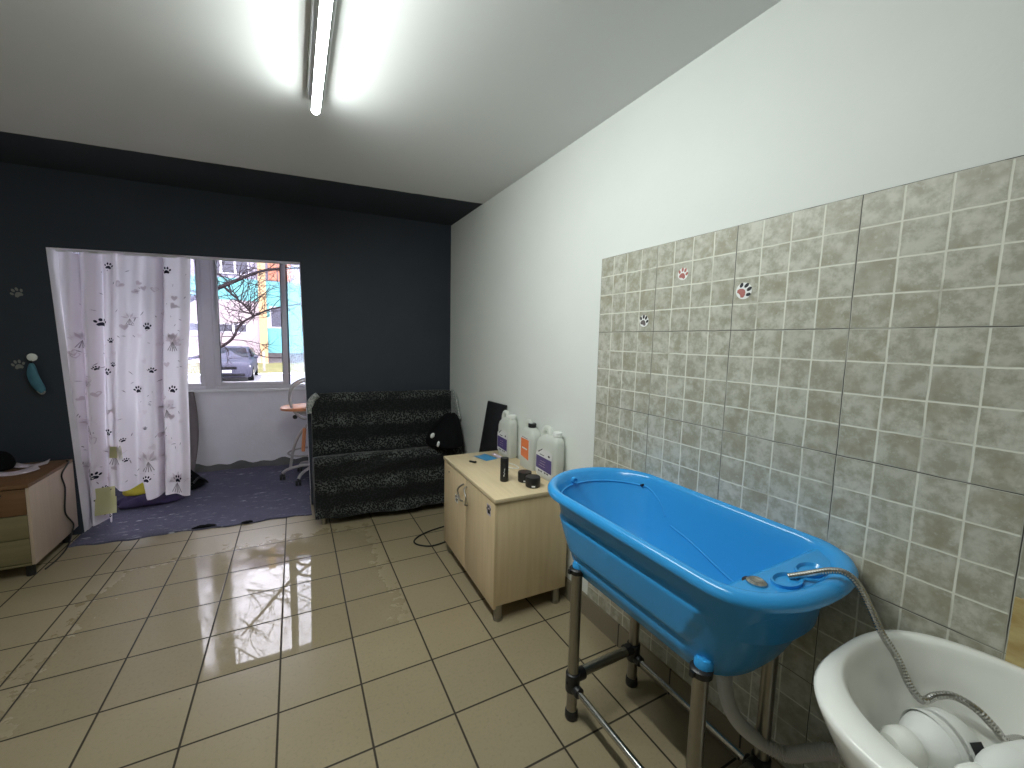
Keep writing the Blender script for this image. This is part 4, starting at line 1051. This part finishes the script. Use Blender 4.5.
# ================================================================== OUTSIDE
GZ = -.35
gr = MB().bb(-60, 50, 6.0, 24.6, GZ - .2, GZ).build('ground', 'asphalt', smooth=0); gr['kind'] = 'structure'
gs = MB(); gs.grid(lambda a, b: V((-40 + 70 * a, 24.6 + 5.2 * b, GZ + .02 + .25 * b + .04 * math.sin(a * 300) * math.sin(b * 17))), 140, 8)
gso = gs.build('grass', 'grass'); gso['kind'] = 'stuff'; tag(gso, 'strip of dry grass before the apartment building', 'grass')
for i, (xa, ya, xb, yb) in enumerate(((-2.84, 19.2, -2.92, 24.4), (-5.55, 19.2, -5.65, 24.4))):
    m_ = MB(); m_.hexa([V((xa - .09, ya, GZ)), V((xa + .09, ya, GZ)), V((xb + .09, yb, GZ)), V((xb - .09, yb, GZ)), V((xa - .09, ya, GZ + .006)), V((xa + .09, ya, GZ + .006)), V((xb + .09, yb, GZ + .006)), V((xb - .09, yb, GZ + .006))])
    tag(m_.build('parking_line', 'white_paint', loc=(xa, ya, GZ), smooth=0), ('white painted parking line right of the car', 'white painted parking line left of the car')[i], 'road marking')
ps = MB().cyl((-3.0, 25.6, GZ), (-3.0, 25.6, GZ + 1.05), .06); ps.ball((-3.0, 25.6, GZ + 1.05), .06)
tag(ps.build('bollard', 'pole', loc=(-3.0, 25.6, GZ)), 'slim pale post standing in the grass strip', 'post')
# car, nose toward the window
cr = thing('car', 'dark grey blue car parked nose toward the window', 'car', (-4.10, 22.3, GZ))
cx_, cy_ = -4.10, 20.15
def car_ring(y, hw, zb, zt, hw2=None):
    hw2 = hw if hw2 is None else hw2
    return [V((cx_ + s_ * w_, cy_ + y, GZ + z)) for s_, w_, z in ((-1, hw * .94, zb), (-1, hw, zb + .12), (-1, hw, zt - .22), (-1, hw * .97, zt - .07), (-1, hw2 * .80, zt), (0, 0, zt + .03), (1, hw2 * .80, zt), (1, hw * .97, zt - .07), (1, hw, zt - .22), (1, hw, zb + .12), (1, hw * .94, zb))]
m_ = MB().loft([car_ring(0, .72, .24, .68), car_ring(.06, .82, .20, .78), car_ring(.25, .87, .20, .85), car_ring(.8, .90, .20, .90), car_ring(1.25, .90, .20, .96), car_ring(2.4, .90, .20, .98), car_ring(3.6, .90, .20, 1.0), car_ring(4.2, .88, .24, .98), car_ring(4.4, .80, .30, .80)])
m_.build('car_body', 'car_paint', cr, smooth=50)
def cab(y, hwb, zb, hwt, zt): return [V((cx_ + s_ * w_, cy_ + y, GZ + z)) for s_, w_, z in ((-1, hwb, zb), (-1, (hwb + hwt) / 2 + .03, (zb + zt) / 2), (-1, hwt, zt), (0, 0, zt + .02), (1, hwt, zt), (1, (hwb + hwt) / 2 + .03, (zb + zt) / 2), (1, hwb, zb))]
MB().loft([cab(1.05, .80, .92, .72, .95), cab(1.95, .84, .92, .62, 1.40), cab(2.5, .84, .92, .62, 1.44), cab(3.4, .84, .92, .60, 1.40), cab(4.1, .80, .92, .66, .98)]).build('cabin', 'car_paint', cr, smooth=40)
MB().add([V((cx_ + a, cy_ + y, GZ + z)) for a, y, z in ((-.72, 1.12, .985), (.72, 1.12, .985), (.57, 1.88, 1.385), (-.57, 1.88, 1.385))], [(0, 1, 2, 3)]).build('windscreen', 'car_glass', cr, solid=.01)
for s_ in (-1, 1):
    MB().add([V((cx_ + s_ * a, cy_ + y, GZ + z)) for a, y, z in ((.875, 1.45, 1.0), (.875, 3.6, 1.0), (.70, 3.25, 1.34), (.70, 2.05, 1.36))], [(0, 1, 2, 3)]).build('side_window', 'car_glass', cr, solid=.01)
    for y in (.85, 3.55):
        wq = MB().tube([(cx_ + s_ * .70, cy_ + y, GZ + .32), (cx_ + s_ * .91, cy_ + y, GZ + .32)], .32, 24).build('wheel', 'tyre', cr, bevel=.03)
        MB().tube([(cx_ + s_ * .90, cy_ + y, GZ + .32), (cx_ + s_ * .918, cy_ + y, GZ + .32)], .20, 20).build('hub', 'chrome', wq)
    MB().ball((cx_ + s_ * .66, cy_ + .16, GZ + .66), (.20, .08, .075)).build('headlight', 'b_white', cr)
    MB().ball((cx_ + s_ * .98, cy_ + 1.5, GZ + 1.0), (.10, .06, .07)).build('side_mirror', 'car_paint', cr)
MB().box((cx_, cy_ + .02, GZ + .60), (.74, .10, .11)).build('grille', 'tyre', cr, bevel=.02)
MB().box((cx_, cy_ + .02, GZ + .31), (1.3, .12, .10)).build('lower_grille', 'tyre', cr, bevel=.02)
MB().box((cx_ - .06, cy_ - .035, GZ + .46), (.52, .03, .115)).build('number_plate', 'b_white', cr, bevel=.006)
# apartment building
BYW = 30.0
ab = thing('apartment_building', 'apartment block with turquoise panels and a yellow stripe', 'building', (-4, BYW, -.3))
def part(name, mat, x0, x1, z0, z1, d=.0, th=.3, par=ab): return MB().bb(x0, x1, BYW + d, BYW + d + th, z0, z1).build(name, mat, par, smooth=0)
part('main_wall', 'b_lilac', -24, 14, -.5, 13.6, .12, 9)
part('lower_wall', 'b_pink', -24, -3.36, -.5, 3.72, 0, .12)
part('turquoise_band', 'b_teal', -24, -3.36, 3.72, 5.02, -.03, .15)
part('yellow_stripe', 'b_yellow', -3.36, -2.95, -.1, 13.6, -.12, .3)
part('turquoise_wall', 'b_teal', -2.95, 14, .55, 5.0, 0, .12)
part('plinth', 'b_dark', -2.95, 14, -.5, .55, -.05, .2)
part('upper_band', 'b_teal', -24, -3.36, 6.9, 8.1, -.03, .15); part('upper_band', 'b_teal', -24, -3.36, 10.1, 11.2, -.03, .15)
part('upper_wall', 'b_teal', -2.95, 14, 6.3, 8.1, 0, .12); part('upper_wall', 'b_teal', -2.95, 14, 9.6, 11.2, 0, .12)
def win(x0, x1, z0, z1, d=-.02):
    f = part('window', 'b_white', x0, x1, z0, z1, d, .12)
    n = max(1, round((x1 - x0) / .75)); w_ = (x1 - x0) / n
    g_ = MB()
    for k in range(n): g_.bb(x0 + k * w_ + .06, x0 + (k + 1) * w_ - .06, BYW + d - .01, BYW + d + .02, z0 + .07, z1 - .07)
    g_.build('panes', 'b_glass', f, smooth=0)
for x0, x1 in ((-5.45, -4.0), (-7.8, -6.3), (-10.4, -8.9)): win(x0, x1, 1.75, 2.32)
win(-2.78, -2.12, 2.12, 3.45); win(-1.0, .4, 2.12, 3.45); win(-2.86, -2.98 + .8, 1.2, 1.95) if False else None
part('notice_board', 'b_white', -3.02 + .1, -2.82 + .04, 2.1, 2.75, -.03, .05)
for z0 in (5.25, 8.4, 11.5):
    for x0 in (-5.9, -8.8, -11.6): win(x0, x0 + 2.1, z0, z0 + 1.4)
for x0, x1 in ((-2.80, -2.33), (-2.27, -1.55), (-.6, .5), (.6, 1.7)): part('orange_panel', 'b_orange', x0, x1, 5.06, 6.2, -.03, .15)
for z0 in (8.3, 11.4):
    for x0 in (-2.6, .6, 3.4): win(x0, x0 + 1.8, z0, z0 + 1.2)
# bare trees
def tree(name, label, base, limbs, seed, twigs):
    rr = random.Random(seed)
    t = thing(name, label, 'tree', base, 'bare trees outside the window')
    tk = MB(); tw = MB()
    for pts, r0, r1 in limbs:
        p = smooth_path(pts, 6); n = len(p)
        tk.tube(p, [r0 + (r1 - r0) * i / (n - 1) for i in range(n)], 8)
        for k in range(twigs):
            i = rr.randrange(int(n * .25), n); q = p[i]
            dr_ = V((rr.uniform(-1, 1), rr.uniform(-.6, .6), rr.uniform(-.35, 1))).normalized()
            def grow(q, d_, L, r, lev):
                pp = [q]; dd = d_.copy()
                for s_ in range(5):
                    dd = (dd + V((rr.uniform(-.35, .35), rr.uniform(-.3, .3), rr.uniform(-.3, .35)))).normalized(); pp.append(pp[-1] + dd * L / 5)
                tw.tube(pp, [r * (1 - .7 * j / 5) for j in range(6)], 5)
                if lev < 2:
                    for _ in range(rr.choice((2, 3))):
                        j = rr.randrange(1, 6); d2 = (dd + V((rr.uniform(-1, 1), rr.uniform(-.6, .6), rr.uniform(-.8, .9)))).normalized(); grow(pp[j], d2, L * .6, r * .6, lev + 1)
            grow(q, dr_, rr.uniform(.4, .9), .009, 0)
    tk.build('trunk', 'bark', t)
    tw.build('twigs', 'bark', t)
    return t
b0 = (-4.4, 9.3, GZ)
tree('bare_tree', 'bare tree whose dark limbs cross in front of the turquoise building', b0, [
    ([b0, (-4.38, 9.3, 1.0), (-4.2, 9.25, 1.7)], .14, .10),
    ([(-4.2, 9.25, 1.7), (-3.6, 9.1, 2.05), (-2.99, 9.0, 2.393), (-2.838, 9.0, 2.477), (-2.573, 9.0, 2.626), (-2.284, 9.0, 2.781), (-1.921, 9.0, 2.883), (-1.2, 8.9, 2.95)], .05, .016),
    ([(-2.838, 9.0, 2.477), (-2.663, 8.98, 2.292), (-2.498, 8.97, 2.12), (-2.377, 8.96, 1.941)], .020, .012),
    ([(-4.3, 9.3, 1.2), (-3.4, 9.2, 1.15), (-2.805, 9.0, 1.45), (-2.605, 9.0, 1.782), (-2.409, 9.0, 1.939), (-2.145, 9.0, 2.084), (-1.926, 9.0, 2.154), (-1.3, 9.0, 2.3)], .03, .012),
    ([(-4.2, 9.25, 1.7), (-3.9, 9.2, 2.6), (-3.3, 9.1, 3.4), (-2.6, 9.0, 4.3)], .034, .010),
    ([(-4.0, 9.2, 2.4), (-3.6, 9.3, 3.7), (-2.9, 9.4, 4.9), (-2.0, 9.3, 5.7)], .028, .008),
    ([(-3.6, 9.2, 3.0), (-2.7, 9.3, 3.6), (-1.8, 9.2, 3.9), (-1.0, 9.2, 4.6)], .022, .007),
    ([(-3.9, 9.2, 2.6), (-4.0, 9.4, 3.8), (-3.7, 9.5, 5.2)], .04, .012)], 11, 26)
b1_ = (.9, 11.5, GZ)
tree('bare_tree', 'bare tree to the right whose branches reach up behind the window frame', b1_, [
    ([b1_, (.85, 11.5, 1.4), (.6, 11.4, 2.6)], .16, .11),
    ([(.6, 11.4, 2.6), (-.6, 11.2, 3.6), (-1.9, 11.0, 4.5), (-3.0, 10.9, 5.6)], .07, .02),
    ([(.6, 11.4, 2.6), (.3, 11.5, 4.4), (-.5, 11.5, 6.2)], .08, .02),
    ([(.7, 11.4, 2.0), (-.6, 11.2, 1.5), (-1.9, 11.0, 1.1), (-2.5, 11.0, 1.15)], .02, .007)], 5, 12)

# ================================================================== LIGHT
wl = bpy.data.worlds.new('overcast'); sc.world = wl; wl.use_nodes = True
nt = wl.node_tree; nt.nodes.clear()
bgn = nt.nodes.new('ShaderNodeBackground'); bgn.inputs[0].default_value = (.90, .88, 1.0, 1); bgn.inputs[1].default_value = 6.0
ow = nt.nodes.new('ShaderNodeOutputWorld'); nt.links.new(bgn.outputs[0], ow.inputs[0])

# ================================================================== CAMERA
cam = bpy.data.cameras.new('camera'); co = bpy.data.objects.new('camera', cam); COL.objects.link(co)
r = V((.8793079690701416, -.4757038310039679, .022877078001596867)); u = V((.028311283144262032, .10016138425292144, .9945683326706436)); f = V((.47541136584695604, .8738841812692841, -.10154048921905394))
mw = Matrix((( r.x, u.x, -f.x, -1.823831636795007), (r.y, u.y, -f.y, -.23626674432235703), (r.z, u.z, -f.z, 1.5829037164727553), (0, 0, 0, 1)))
co.matrix_world = mw
cam.sensor_width = 36; cam.sensor_fit = 'HORIZONTAL'; cam.lens = 411.5497654446749 * 36 / 1024; cam.clip_start = .02
sc.camera = co
vs = sc.view_settings
sc.display_settings.display_device = 'sRGB'
vs.view_transform = 'Standard'; vs.look = 'None'; vs.gamma = 1; vs.use_curve_mapping = False; vs.exposure = 1.05
